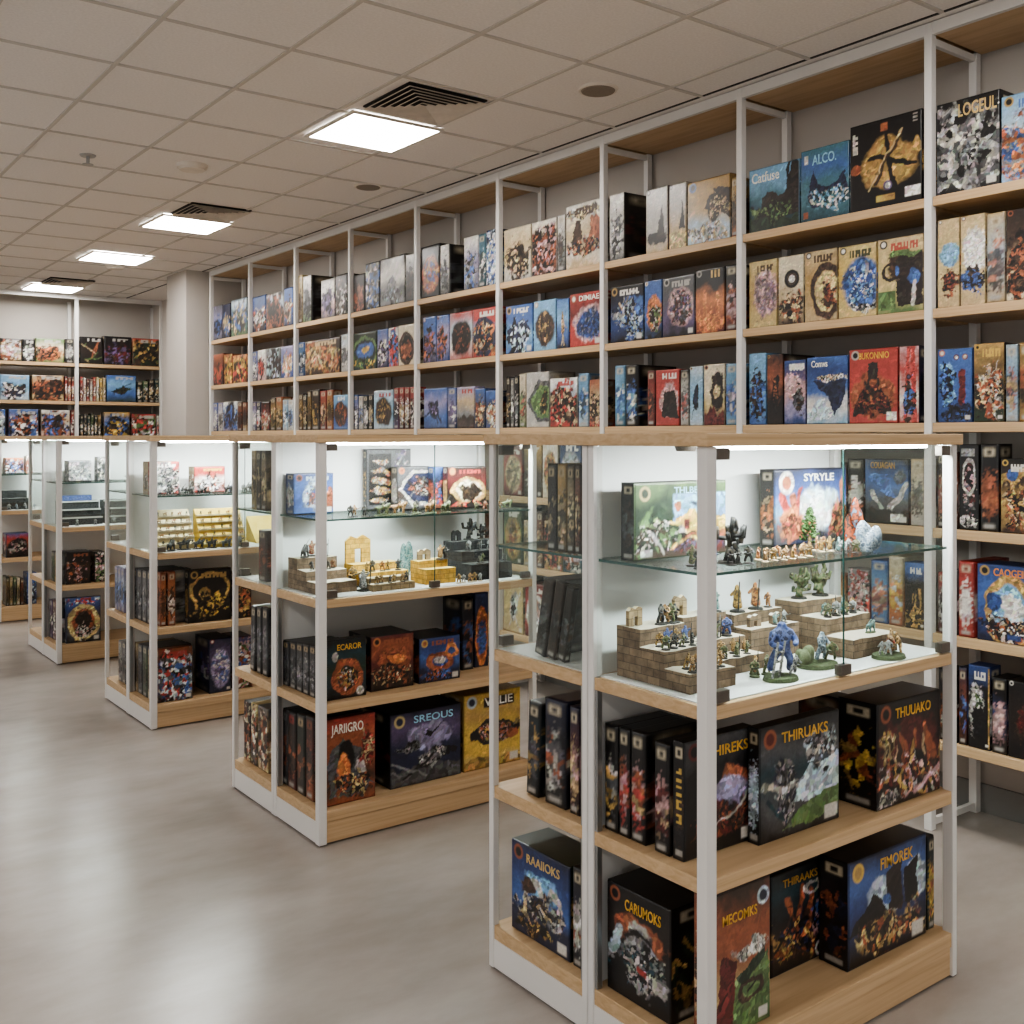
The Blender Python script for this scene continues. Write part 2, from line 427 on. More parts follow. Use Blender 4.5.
# floor: grey poured floor with soft sheen
m, nt, b = new_mat('floor')
tc = nt.nodes.new('ShaderNodeTexCoord'); mp = nt.nodes.new('ShaderNodeMapping'); mp.inputs['Rotation'].default_value = (0, 0, .6); mp.inputs['Scale'].default_value = (1, 2.2, 1)
nt.links.new(tc.outputs['Object'], mp.inputs['Vector'])
n1 = nt.nodes.new('ShaderNodeTexNoise'); n1.inputs['Scale'].default_value = 2.2; n1.inputs['Detail'].default_value = 8; n1.inputs['Roughness'].default_value = .62
n2 = nt.nodes.new('ShaderNodeTexNoise'); n2.inputs['Scale'].default_value = 3; n2.inputs['Detail'].default_value = 5
for n in (n1, n2): nt.links.new(mp.outputs['Vector'], n.inputs['Vector'])
r = nt.nodes.new('ShaderNodeValToRGB'); r.color_ramp.elements[0].color = rgba(lin((150, 142, 136))); r.color_ramp.elements[1].color = rgba(lin((170, 162, 156)))
r.color_ramp.elements[0].position = .3; r.color_ramp.elements[1].position = .7
nt.links.new(n1.outputs['Fac'], r.inputs['Fac']); nt.links.new(r.outputs['Color'], b.inputs['Base Color'])
mr = nt.nodes.new('ShaderNodeMapRange'); mr.inputs['To Min'].default_value = .22; mr.inputs['To Max'].default_value = .29
nt.links.new(n2.outputs['Fac'], mr.inputs['Value']); nt.links.new(mr.outputs['Result'], b.inputs['Roughness'])
bp = nt.nodes.new('ShaderNodeBump'); bp.inputs['Strength'].default_value = .02; bp.inputs['Distance'].default_value = .01
nt.links.new(n1.outputs['Fac'], bp.inputs['Height']); nt.links.new(bp.outputs['Normal'], b.inputs['Normal'])
# model scenery and miniatures
def stone(name, c1, c2, top, mortar):
    m, nt, b = new_mat(name)
    tc = nt.nodes.new('ShaderNodeTexCoord'); sep = nt.nodes.new('ShaderNodeSeparateXYZ'); nt.links.new(tc.outputs['Object'], sep.inputs[0])
    ad = nt.nodes.new('ShaderNodeMath'); ad.operation = 'ADD'; nt.links.new(sep.outputs['X'], ad.inputs[0]); nt.links.new(sep.outputs['Y'], ad.inputs[1])
    cb = nt.nodes.new('ShaderNodeCombineXYZ'); nt.links.new(ad.outputs[0], cb.inputs['X']); nt.links.new(sep.outputs['Z'], cb.inputs['Y'])
    br = nt.nodes.new('ShaderNodeTexBrick'); br.inputs['Scale'].default_value = 13; br.inputs['Mortar Size'].default_value = .012; br.inputs['Brick Width'].default_value = .55
    br.inputs['Color1'].default_value = rgba(lin(c1)); br.inputs['Color2'].default_value = rgba(lin(c2)); br.inputs['Mortar'].default_value = rgba(lin(mortar))
    nt.links.new(cb.outputs[0], br.inputs['Vector'])
    no = nt.nodes.new('ShaderNodeTexNoise'); no.inputs['Scale'].default_value = 45; no.inputs['Detail'].default_value = 6; nt.links.new(tc.outputs['Object'], no.inputs['Vector'])
    mr = nt.nodes.new('ShaderNodeMapRange'); mr.inputs['From Min'].default_value = .25; mr.inputs['From Max'].default_value = .75; mr.inputs['To Min'].default_value = .55; mr.inputs['To Max'].default_value = 1.35; nt.links.new(no.outputs['Fac'], mr.inputs['Value'])
    sc = nt.nodes.new('ShaderNodeVectorMath'); sc.operation = 'SCALE'; nt.links.new(br.outputs['Color'], sc.inputs[0]); nt.links.new(mr.outputs['Result'], sc.inputs['Scale'])
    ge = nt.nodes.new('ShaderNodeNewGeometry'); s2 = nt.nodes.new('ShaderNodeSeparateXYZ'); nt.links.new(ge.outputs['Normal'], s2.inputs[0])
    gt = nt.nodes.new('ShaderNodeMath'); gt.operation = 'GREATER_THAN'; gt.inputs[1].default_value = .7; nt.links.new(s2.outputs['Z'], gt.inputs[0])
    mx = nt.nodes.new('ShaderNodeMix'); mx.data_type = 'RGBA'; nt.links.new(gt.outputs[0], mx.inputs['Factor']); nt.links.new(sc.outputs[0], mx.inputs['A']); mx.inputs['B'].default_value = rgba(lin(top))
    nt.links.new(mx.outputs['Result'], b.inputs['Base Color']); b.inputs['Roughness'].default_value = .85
    bp = nt.nodes.new('ShaderNodeBump'); bp.inputs['Strength'].default_value = .5; bp.inputs['Distance'].default_value = .004; nt.links.new(no.outputs['Fac'], bp.inputs['Height']); nt.links.new(bp.outputs['Normal'], b.inputs['Normal'])
stone('stone_brown', (140, 118, 96), (112, 92, 74), (206, 196, 178), (84, 70, 58))
stone('stone_tan', (170, 146, 112), (140, 118, 88), (214, 200, 168), (110, 92, 70))
stone('stone_yellow', (226, 182, 84), (204, 156, 62), (232, 204, 130), (150, 110, 50))
stone('stone_dark', (52, 52, 54), (36, 36, 38), (70, 70, 70), (22, 22, 22))
stone('stone_grey', (92, 90, 86), (70, 68, 66), (200, 198, 192), (46, 46, 46))
patchy('paint_dark', [(26, 28, 30), (56, 58, 60), (90, 84, 74)]); patchy('paint_brown', [(84, 62, 44), (150, 112, 70), (196, 160, 110), (60, 48, 40)])
patchy('paint_green', [(58, 74, 50), (96, 110, 70), (132, 124, 96), (44, 48, 44)]); patchy('paint_blue', [(52, 66, 118), (74, 92, 150), (104, 118, 168), (46, 52, 84)])
patchy('paint_red', [(156, 66, 50), (112, 62, 50), (190, 152, 112), (70, 60, 60)]); patchy('paint_grey', [(96, 98, 100), (140, 142, 144), (176, 176, 172), (62, 64, 68)])
patchy('paint_silver', [(92, 108, 126), (128, 146, 162), (176, 188, 196), (62, 76, 94)]); patchy('paint_gold', [(150, 116, 58), (184, 150, 86), (116, 88, 50), (80, 66, 50)])
patchy('paint_teal', [(60, 96, 98), (104, 138, 136), (150, 168, 160), (48, 60, 62)]); patchy('paint_orange', [(168, 98, 56), (194, 146, 92), (120, 70, 46), (84, 62, 48)]); patchy('paint_lava', [(52, 40, 38), (176, 84, 44), (110, 58, 42), (110, 140, 170)], 60)
plain('leaf_green', (62, 92, 46), .8, 0, .6, 140); plain('leaf_pale', (120, 140, 70), .8, 0, .4, 90); plain('base_grass', (74, 84, 56), .9, 0, .4, 120); plain('base_dark', (48, 46, 44), .8, 0, .2, 80)
plain('base_sand', (196, 178, 146), .9, 0, .2, 80); plain('tray_yellow', (222, 186, 82), .6, 0, .1, 20); plain('tray_tan', (222, 204, 160), .6, 0, .08, 20); plain('rack_dark', (58, 58, 60), .5); plain('rack_rail', (206, 206, 202), .4)
plain('moss', (110, 118, 88), .9, 0, .35, 60)

# ------------------------------------------------------------------ mesh helpers
def finish(bm, name, mat, parent=None, smooth=False, bevel=0):
    if bevel: bmesh.ops.bevel(bm, geom=[e for e in bm.edges], offset=bevel, segments=1, affect='EDGES', clamp_overlap=True)
    me = bpy.data.meshes.new(name); bm.to_mesh(me); bm.free()
    if smooth:
        for p in me.polygons: p.use_smooth = True
    me.materials.append(MAT[mat]); o = bpy.data.objects.new(name, me); COL.objects.link(o); o.parent = parent
    return o
def slab(name, mat, u0, u1, v0, v1, z0, z1, parent=None, bevel=0, org=None):
    """An axis-aligned block; its origin is the centre of its base, or the parent's own frame."""
    bm = bmesh.new(); bmesh.ops.create_cube(bm, size=1)
    c = Vector(((v0 + v1) / 2, (u0 + u1) / 2, z0))
    for p in bm.verts: p.co = Vector((p.co.x * (v1 - v0), p.co.y * (u1 - u0), (p.co.z + .5) * (z1 - z0))) * S
    o = finish(bm, name, mat, parent, bevel=bevel)
    o.location = (c - (org or Vector((0, 0, 0)))) * S
    return o
def cyl(name, mat, r0, r1, h, loc, parent=None, seg=20, smooth=True, rot=(0, 0, 0)):
    bm = bmesh.new(); bmesh.ops.create_cone(bm, cap_ends=True, segments=seg, radius1=r0 * S, radius2=r1 * S, depth=h * S)
    bmesh.ops.translate(bm, verts=bm.verts, vec=(0, 0, h * S / 2))
    o = finish(bm, name, mat, parent, smooth=False); o.location = loc; o.rotation_euler = rot
    return o
def empty(name, u, v, z=0, rz=0):
    o = bpy.data.objects.new(name, None); COL.objects.link(o); o.location = W(u, v, z); o.rotation_euler = (0, 0, rz); o.empty_display_size = .1
    return o
def structure(o, label=None):
    o['kind'] = 'structure'
    if label: o['label'] = label
    return o

# ------------------------------------------------------------------ the room
CEIL = 2.057
WF, WB = 2.44, 2.68            # front and back of the shelving along the side wall
UF, UFB = 8.1, 8.34            # front and back of the shelving across the far end
UN, VL = -1.6, -2.3
structure(slab('floor', 'floor', UN, UFB + .1, VL, WB + .1, -.05, 0), 'grey poured shop floor with a soft sheen')
structure(slab('wall_right', 'wall_paint', UN, UFB, WB, WB + .06, 0, CEIL), 'pale grey wall behind the long shelving')
structure(slab('wall_far', 'wall_paint', UFB, UFB + .06, VL, WB, 0, CEIL), 'pale grey wall behind the far shelving')
structure(slab('baseboard_right', 'baseboard_grey', UN, UFB, WB - .008, WB, 0, .075), 'grey baseboard below the long shelving')
structure(slab('ceiling', 'ceiling_tile', UN, UFB + .1, VL, WB + .1, CEIL, CEIL + .03), 'suspended ceiling of pale square tiles')
# the metal grid of the ceiling: bars standing a little below the tiles
GU = [1.43 + .4 * k for k in range(-7, 18)]; GV = [.87 + .35 * k for k in range(-9, 5)]
k = 0
for u in GU:
    if UN < u < UFB: k += 1; structure(slab('trim_%d' % k, 'grid_metal', u - .006, u + .006, VL, WF - .03, CEIL - .004, CEIL))
for v in GV:
    k += 1; structure(slab('trim_%d' % k, 'grid_metal', UN, UFB, v - .006, v + .006, CEIL - .0043, CEIL))
structure(slab('trim_%d' % (k + 1), 'gap_shade', UN, UFB - .25, WF - .035, WF - .028, CEIL - .003, CEIL), 'dark strip coloured as the shadow gap between ceiling and shelving')  # solid dark strip; its colour stands for the shade in the gap
structure(slab('column', 'wall_paint', 6.5, 6.86, 2.3, 2.68, 0, CEIL, bevel=.004), 'square painted column at the end of the long shelving')

# ceiling fixtures
def ceiling_light(u, v, label):
    t = empty('ceiling_light', u, v, CEIL - .004); tag(t, label, 'ceiling light', 'square ceiling light panels')
    w = .176
    bm = bmesh.new()                                            # a flat frame, mitred square ring
    ro, ri = w * S, (w - .012) * S
    ring = []
    for r in (ro, ri):
        for z in (0, -.008 * S): ring.append([bm.verts.new((sx * r, sy * r, z)) for sx, sy in ((-1, -1), (1, -1), (1, 1), (-1, 1))])
    for i in range(4):
        j = (i + 1) % 4
        for A, B in ((0, 1), (1, 3), (3, 2), (2, 0)): bm.faces.new((ring[A][i], ring[A][j], ring[B][j], ring[B][i]))
    bmesh.ops.recalc_face_normals(bm, faces=bm.faces)
    finish(bm, 'frame', 'fixture_white', t)
    slab('diffuser', 'panel_light', -w + .012, w - .012, -w + .012, w - .012, -.006, -.002, t)
LN = ['square light panel in the ceiling just before the first air vent', 'light panel on the ceiling, second from the front, touching a vent', 'third ceiling light panel along, the one without a vent',
      'small far ceiling light panel above the far end shelving']
for i, u in enumerate((3.165, 5.09, 6.3, 7.83)): ceiling_light(u, (1.777, 1.803, 1.81, 1.82)[i], LN[i])
for i, u in enumerate((1.1, -.7)): ceiling_light(u, 1.777, ('unseen ceiling light panel added directly above the nearest cabinet', 'unseen ceiling light panel added behind the viewer above the side shelving')[i])  # out of view, added to carry the lighting on towards the viewer
for i, u in enumerate((-.7, 1.1, 3.165, 5.09, 7.3)): ceiling_light(u, -.75, 'unseen square ceiling light panel of the added row over the open aisle')  # whole row is unseen, added for its light
def air_vent(u, v, label):
    t = empty('air_vent', u, v, CEIL); tag(t, label, 'air vent', 'square louvred ceiling vents')
    w = .142
    slab('backing', 'vent_dark', -w, w, -w, w, -.006, -.001, t)
    for q in range(6):                                          # square rings of sloping blades, one inside the other
        r = w * (1 - q / 6.2); bm = bmesh.new(); rows = []
        for rr, z in ((r, -.013), (r - .017, -.005), (r - .019, -.0045), (r - .002, -.0145)):
            rr = max(rr, .002); rows.append([bm.verts.new((sx * rr * S, sy * rr * S, z * S)) for sx, sy in ((-1, -1), (1, -1), (1, 1), (-1, 1))])
        for A in range(4):
            B = (A + 1) % 4
            for i in range(4):
                j = (i + 1) % 4; bm.faces.new((rows[A][i], rows[A][j], rows[B][j], rows[B][i]))
        bmesh.ops.recalc_face_normals(bm, faces=bm.faces)
        finish(bm, 'louvre', 'vent_blade', t)
air_vent(2.80, 1.755, 'square louvred air vent in the ceiling beside the first light panel')
air_vent(4.75, 1.80, 'square louvred air vent beside the second ceiling light panel')
air_vent(7.46, 1.83, 'small louvred vent beside the furthest ceiling light panel')
def disc(name, u, v, r, h, mat, label, cat, grille=None):
    t = empty(name, u, v, CEIL); tag(t, label, cat)
    cyl('rim', 'fixture_white' if grille else mat, r, r * .94, h, (0, 0, 0), t, 32, rot=(PI, 0, 0))
    cyl('grille' if grille else 'cap', grille or 'fixture_white', r * .84, r * .8, h * .5, (0, 0, -h * S * .98), t, 32, rot=(PI, 0, 0))
disc('ceiling_speaker', 2.375, 2.108, .062, .006, 'fixture_white', 'round grey ceiling speaker above the tall side shelving', 'ceiling speaker', 'speaker_grey')
disc('ceiling_speaker', 3.874, 2.148, .06, .006, 'fixture_white', 'round grey ceiling speaker between the first and second light panels', 'ceiling speaker', 'speaker_grey')
disc('smoke_detector', 3.985, 1.435, .06, .014, 'fixture_white', 'round white smoke detector on a ceiling tile', 'smoke detector')
disc('smoke_detector', 6.62, 1.9, .06, .014, 'fixture_white', 'tiny round detector past the third ceiling light panel', 'smoke detector')
t = empty('sprinkler_head', 4.08, 1.072, CEIL); tag(t, 'small metal sprinkler head hanging from the ceiling', 'sprinkler')
cyl('escutcheon', 'steel', .03, .026, .006, (0, 0, 0), t, 20, rot=(PI, 0, 0)); cyl('stem', 'steel', .007, .006, .03, (0, 0, -.004 * S), t, 10, rot=(PI, 0, 0)); cyl('deflector', 'steel', .02, .02, .003, (0, 0, -.034 * S), t, 14, rot=(PI, 0, 0))

# ------------------------------------------------------------------ shelving along the side wall
SH = [1.61, 1.325, 1.036, .769, .503, .234]; TH = .024
BAY = .6202
POSTS = [1.486 + BAY * k for k in range(-1, 9)]       # from beside the viewer to the column
ORD = ['first', 'second', 'third', 'fourth', 'fifth', 'sixth', 'seventh', 'eighth', 'ninth']
# bays counted from the column: bay between POSTS[k] and POSTS[k+1] is number 9-k
BAYNAME = {k: ('bay beside the column' if k == 8 else ORD[8 - k] + ' bay from column') for k in range(9)}
PS = .0105
for k in range(9):
    u0, u1 = POSTS[k], POSTS[k + 1]; um = (u0 + u1) / 2
    t = empty('wall_shelf_unit', um, (WF + WB) / 2); org = Vector(((WF + WB) / 2, um, 0))
    tag(t, 'tall white framed shelving unit with oak shelves, %s' % BAYNAME[k], 'shelving unit', 'shelving units along the side wall')
    ends = [u0] + ([u1] if k == 8 else [])
    for u in ends:
        slab('front_post', 'white_metal', u - PS, u + PS, WF - .004, WF + .018, 0, CEIL - .004, t, org=org, bevel=.002)
        slab('rear_post', 'white_metal', u - PS, u + PS, WB - .03, WB - .009, 0, 2.022, t, org=org)
        slab('bracket', 'white_metal', u - .006, u + .006, WF + .0185, WB - .0305, 2.0, 2.018, t, org=org)
        slab('foot', 'white_metal', u - .006, u + .006, WF + .0185, WB - .0305, .01, .026, t, org=org)
    a, b_ = u0 + PS + .0006, u1 - PS - .0006
    for z in SH: slab('shelf', 'oak_u', a, b_, WF, WB - .032, z - TH, z, t, org=org, bevel=.0015)
    slab('top_panel', 'oak_u', a, b_, WF + .014, WB - .004, 2.0225, 2.038, t, org=org)
    slab('top_rail', 'white_metal', a, b_, WF - .002, WF + .013, 2.022, CEIL - .004, t, org=org)

# ------------------------------------------------------------------ shelving across the far end
FSH = [1.545, 1.265, .99, .72, .45, .2]
FPOST = [.80, 1.425, 2.05, 2.675]
FNAME = ['bay of the far shelving furthest from the column', 'middle bay of the far shelving', 'bay of the far shelving next to the column']
for k in range(3):
    v0, v1 = FPOST[k], FPOST[k + 1]; vm = (v0 + v1) / 2; org = Vector((vm, (UF + UFB) / 2, 0))
    t = empty('far_shelf_unit', (UF + UFB) / 2, vm); tag(t, 'white framed oak shelving, ' + FNAME[k], 'shelving unit', 'shelving units across the far end')
    for v in [v0] + ([v1] if k == 2 else []):
        slab('front_post', 'white_metal', UF - .004, UF + .02, v - .012, v + .012, 0, CEIL - .004, t, org=org)
        slab('rear_post', 'white_metal', UFB - .03, UFB - .006, v - .012, v + .012, 0, 2.02, t, org=org)
    for z in FSH: slab('shelf', 'oak_v', UF, UFB - .032, v0 + .013, v1 - .013, z - .024, z, t, org=org)
    slab('top_rail', 'white_metal', UF - .002, UF + .014, v0 + .013, v1 - .013, 2.02, CEIL - .004, t, org=org)

# ------------------------------------------------------------------ glass display cabinets
V0, V1, HALF, FAR = 1.145, 1.818, .2665, .2825      # front half and rear half differ a little
LV = dict(base=.083, mid=.345, deck=.603, glass=.797)
ISL = [1.05, 2.308, 3.572, 4.85, 6.13]
INAME = ['nearest cabinet', 'second cabinet', 'third cabinet', 'fourth cabinet', 'fifth cabinet']
ILAB = ['large nearest glass display cabinet with oak shelves, lit scenery and miniatures inside', 'second glass display cabinet, with yellow and dark scenery on its lit deck',
        'third glass display cabinet, with two tilted tan trays on its lit deck', 'fourth glass display cabinet, with a dark tiered rack on its lit deck', 'fifth and furthest glass display cabinet, cut off by the edge of view']
def pane(name, u0, u1, v0, v1, z0, z1, t, org, mat='glass'): return slab(name, mat, u0, u1, v0, v1, z0, z1, t, org=org)
P, R = .021, .0135
def under(o, p):
    o.location = o.location - p.location; o.parent = p            # a piece of part p
def cabinet(i):
    u0 = ISL[i]; um = u0 + HALF; u1 = u0 + HALF + FAR; vm = (V0 + V1) / 2; org = Vector((vm, um, 0))
    t = empty('display_cabinet', um, vm); tag(t, ILAB[i], 'display cabinet', 'row of glass display cabinets')
    slab('top_panel', 'oak_v', u0 - .008, u1 + .008, V0 - .008, V1 + .008, .986, 1.0055, t, org=org, bevel=.0015)
    for u, e, va, vb in ((u0, P, V0, V0 + P), (u0, P, V1 - R, V1), (um - R - .001, R, V0, V0 + P), (um - R - .001, R, V1 - P, V1), (um + .001, R, V0, V0 + P), (um + .001, R, V1 - P, V1), (u1 - R, R, V0, V0 + R), (u1 - R, R, V1 - R, V1)):
        slab('post', 'white_metal', u, u + e, va, vb, 0.004, .9858, t, org=org, bevel=.0014)
    for a, b_ in ((u0, um - .002), (um + .002, u1)):
        near = a == u0
        fa, fb = (a + .003, b_) if near else (a, b_ - .003)
        for key in ('base', 'mid', 'deck'):
            z = LV[key]
            slab('shelf' if key != 'deck' else 'deck', 'oak_v', fa, fb, V0 + .003, V1 - .003, z - (.026 if key == 'base' else .023), z - (.002 if key == 'deck' else 0), t, org=org, bevel=.0012)
        slab('deck_liner', 'white_deck', fa + .012, fb - .012, V0 + .012, V1 - .012, LV['deck'] - .0019, LV['deck'], t, org=org)
        # the plinth: white at both ends, oak along the front
        for v in (V0 + .002, V1 - .012): slab('plinth_end', 'white_metal', fa, fb, v, v + .01, .005, .057, t, org=org)
        ku = a + .006 if near else b_ - .016
        slab('kickboard', 'oak_v', ku, ku + .01, V0 + .0125, V1 - .0125, .005, .057, t, org=org)
        # glass: end panes, a shelf and two doors
        for v in (V0 + .007, V1 - .011): pane('end_pane', a + R, b_ - R, v, v + .004, LV['deck'] + .0005, .9855, t, org)
        g = slab('glass_shelf', 'glass_shelf', a + .012, b_ - .003, V0 + .012, V1 - .012, LV['glass'] - .0045, LV['glass'], t, org=org)
        g.data.materials.append(MAT['glass_edge'])
        for p in g.data.polygons:
            if abs(p.normal.z) < .5: p.material_index = 1
        du = a + .005 if near else b_ - .007
        vmid = (V0 + V1) / 2
        for s, (x0, x1) in enumerate(((V0 + P + .001, vmid - .001), (vmid + .001, V1 - P - .001))):
            d = pane('glass_door', du, du + .002, x0, x1, LV['deck'] + .001, .985, t, org)
            rim = slab('glass_rim', 'glass_edge', du - .0002, du + .0022, (x1 if s == 0 else x0 - .0007), (x1 + .0007 if s == 0 else x0), LV['deck'] + .001, .985, t, org=org); under(rim, d)
            hv = x0 if s == 0 else x1 - .028
            for zz in (LV['deck'] + .002, .966):
                under(slab('hinge', 'clip', du - .005, du + .009, hv, hv + .028, zz, zz + .018, t, org=org, bevel=.001), d)
        under(slab('lock', 'clip', du - .005, du + .009, vmid - .014, vmid + .014, LV['deck'] + .002, LV['deck'] + .019, t, org=org, bevel=.001), d)
        # slotted uprights beside the middle posts
        su = um - R - .007 if near else um + R + .003
        slab('slotted_strip', 'steel', su, su + .005, V0 + .004, V0 + .014, .084, .602, t, org=org)
    slab('back_panel', 'white_panel', um - .0015, um + .0015, V0 + .022, V1 - .022, .06, .985, t, org=org)
    slab('light_strip', 'led', u0 + .03, u0 + .058, V0 + .05, V1 - .05, .9805, .9855, t, org=org)
    cyl('puck_light', 'clip', .018, .015, .008, (Vector((V0 + .06, u0 + .1, .9855)) - org) * S, t, 20, rot=(PI, 0, 0))
    return t
for i in range(5): cabinet(i)

# ------------------------------------------------------------------ game boxes on the side wall shelves
# Each row: (edge, edge, top) read off the photograph and turned into a place on the shelf; then look, ground, figures, motif, extras.
ROWNAME = ['top', 'second', 'third', 'fourth', 'fifth', 'lowest']
def wall_row(bay, row, items):
    n = 0
    for it in items:
        x0, x1, yt, look, bg, fg, m = it[:7]; ex = it[7] if len(it) > 7 else {}
        n += 1
        vf = WF + .012 + ex.get('back', 0)
        ua, ub = u_on(x0, vf), u_on(x1, vf)
        lo, hi = POSTS[bay] + PS + .002, POSTS[bay + 1] - PS - .002
        ua, ub = min(ua, hi), max(ub, lo)
        w = ua - ub - .0025; h = z_on(yt, ua, vf) - SH[row]
        cap = (SH[row - 1] - TH if row else 2.02) - SH[row] - .008
        h = min(h, cap)
        d = ex.get('d', .05 + .03 * ((n * 37 % 10) / 10)); d = min(d, .19)
        sp = dict(bg=bg, fg=fg, m=m); sp.update({k: v for k, v in ex.items() if k in ('t', 'bd', 'bc', 'text', 'tb', 'spine', 'sb', 'sf', 'st', 'ops', 'sq', 'tx')})
        if w < .05 or 'S' == m: sp['spine'] = 1
        where = '%s shelf, %s' % (ROWNAME[row], BAYNAME[bay])
        kind = 'game box' if not sp.get('spine') else 'box spine'
        num = ex.get('pos', ORD[n - 1])
        lab = '%s, %s on %s' % (look, num, where)
        game_box(lab, w, h, d, (ua + ub) / 2, vf, SH[row], -PI / 2, sp, 'game boxes on the %s wall shelf' % ROWNAME[row], px=abs(x1 - x0) * 1.3 + 6, name='game_box')
def T(text, c='w', **k): return dict(text=text, t=c, **k)
def t_(c='w', bd='Gk', **k): return dict(t=c, bd=bd, **k)

# bay numbers: 0 beside the viewer ... 8 beside the column
wall_row(0, 0, [
    (936, 1000, 106, 'black box with grey machines and cream title', 'kAkk', 'ahkA', 'XK', dict(T('LOGEUL', 's', tb=(.66, .87, .6, .14)), bd=None, d=.08)),
    (1000.6, 1062, 98, 'pale blue box with orange crowd', 'cLc', 'Ooab', 'cC', t_('b')),
    (1063, 1130, 92, 'dark green box with pale figures', 'eTk', 'wsg', 'C', t_('y'))])
wall_row(0, 1, [
    (937, 959.5, 221, 'narrow tan box with blue fish shape', 'sYs', 'bkdO', '', dict(bd='kw', bc=0, ops=[('blob', .6, .6, .45, .14, 'c', .3), ('clutter', .55, .28, .4, .13, '*kdOm', 30)])),
    (960, 985.5, 217, 'tan box with great white blob', 'sYs', 'wbdk', '', dict(bd='mw', bc=0, ops=[('blob', .6, .6, .5, .25, 'w', .3), ('clutter', .5, .28, .5, .14, '*bBkd', 30)])),
    (986, 1005, 214.5, 'narrow tan box with rust column', 'sLs', 'Okd', '', dict(bd='pw', bc=0, ops=[('line', .75, .5, .6, .85, .12, 'O'), ('clutter', .55, .3, .4, .2, '*kdA', 30)])),
    (1005.6, 1040, 211, 'tan box with brown top and dark wheels', 'SsdD', 'kOd', 'cC', dict(bd='Ok')),
    (1041, 1100, 205, 'yellow box with green field', 'gYy', 'ekO', 'C', t_('m'))])
wall_row(0, 2, [
    (937, 972.5, 350, 'deep blue box with dark rocket tower', 'Bbb', 'nkm', '', dict(bd='ow', ops=[('clutter', .3, .45, .25, .3, '*nkcb', 40), ('line', .72, .15, .72, .68, .09, 'm'), ('clutter', .5, .12, .5, .14, '*nkB', 30), ('badge', .55, .88, .08, 'm', 'w'), ('badge', .8, .88, .08, 'O', 'w')])),
    (973, 1004.5, 344.6, 'olive framed box with orange wrestler', 'eDG', 'Oshk', 'CK', t_('y', 'yk', sb='kk', st='y')),
    (1005, 1018, 345, 'pale blue spine with golden figure', 'LcL', 'GdO', 'S', dict(bd='Ow')),
    (1018.5, 1034, 343, 'gold and black spine', 'GkG', 'kdO', 'S'),
    (1034.5, 1085, 342, 'red box with pale knight', 'mrr', 'wsk', 'K', t_('y'))])
wall_row(1, 0, [
    (748.6, 799.6, 171.5, 'teal box with dark green cliffs', 'eTtcc', 'ekD', '', dict(T('Catfuse', 'w', tb=(.34, .84, .55, .16)), bc=0, ops=[('hill', .22, .12, 'e'), ('poly', [(.25, .2), (.24, .55), (.5, .6), (.62, .5), (.75, .62), (.86, .95), (1, 1), (1, .2)], 'D'), ('clutter', .55, .3, .4, .14, '*ekDg', 40), ('ring', .88, .86, .1, .14, .25, 'k')])),
    (800.4, 849, 152.5, 'blue box with dark mountain and pale foam', 'Tttbt', 'Tnw', '', dict(T('ALCO.', 'L', tb=(.5, .83, .5, .14)), bc=0, ops=[('poly', [(.15, .35), (.28, .68), (.4, .5), (.6, .42), (.95, .6), (1, .2), (.2, .2)], 'n'), ('clutter', .6, .26, .42, .15, '*wctT', 40), ('rect', .08, .8, .16, .92, 'w'), ('rect', .06, .05, .16, .14, 'O')])),
    (849.6, 922, 128, 'big black box with golden wheel', 'kkk', 'G', '', dict(t=None, bc=0, d=.08, ops=[('blob', .56, .5, .38, .27, 'G', .15), ('line', .56, .5, .28, .6, .03, 'k'), ('line', .56, .5, .5, .78, .03, 'k'), ('line', .56, .5, .88, .42, .03, 'k'), ('line', .56, .5, .66, .2, .03, 'k'), ('line', .38, .28, .75, .84, .025, 'd'), ('line', .3, .25, .76, .86, .012, 's'), ('blob', .08, .5, .09, .06, 'O', .3), ('blob', .95, .62, .06, .1, 'G', .3), ('rect', .44, .86, .54, .95, 'O'), ('badge', .54, .24, .06, 'p', 'w'), ('rect', .38, .07, .64, .14, 'G'), ('rect', .78, .07, .99, .18, 'w'), ('vtitle', .04, .66, .12, .9, 'w'), ('vtitle', .88, .88, .95, .97, 'h')]))])
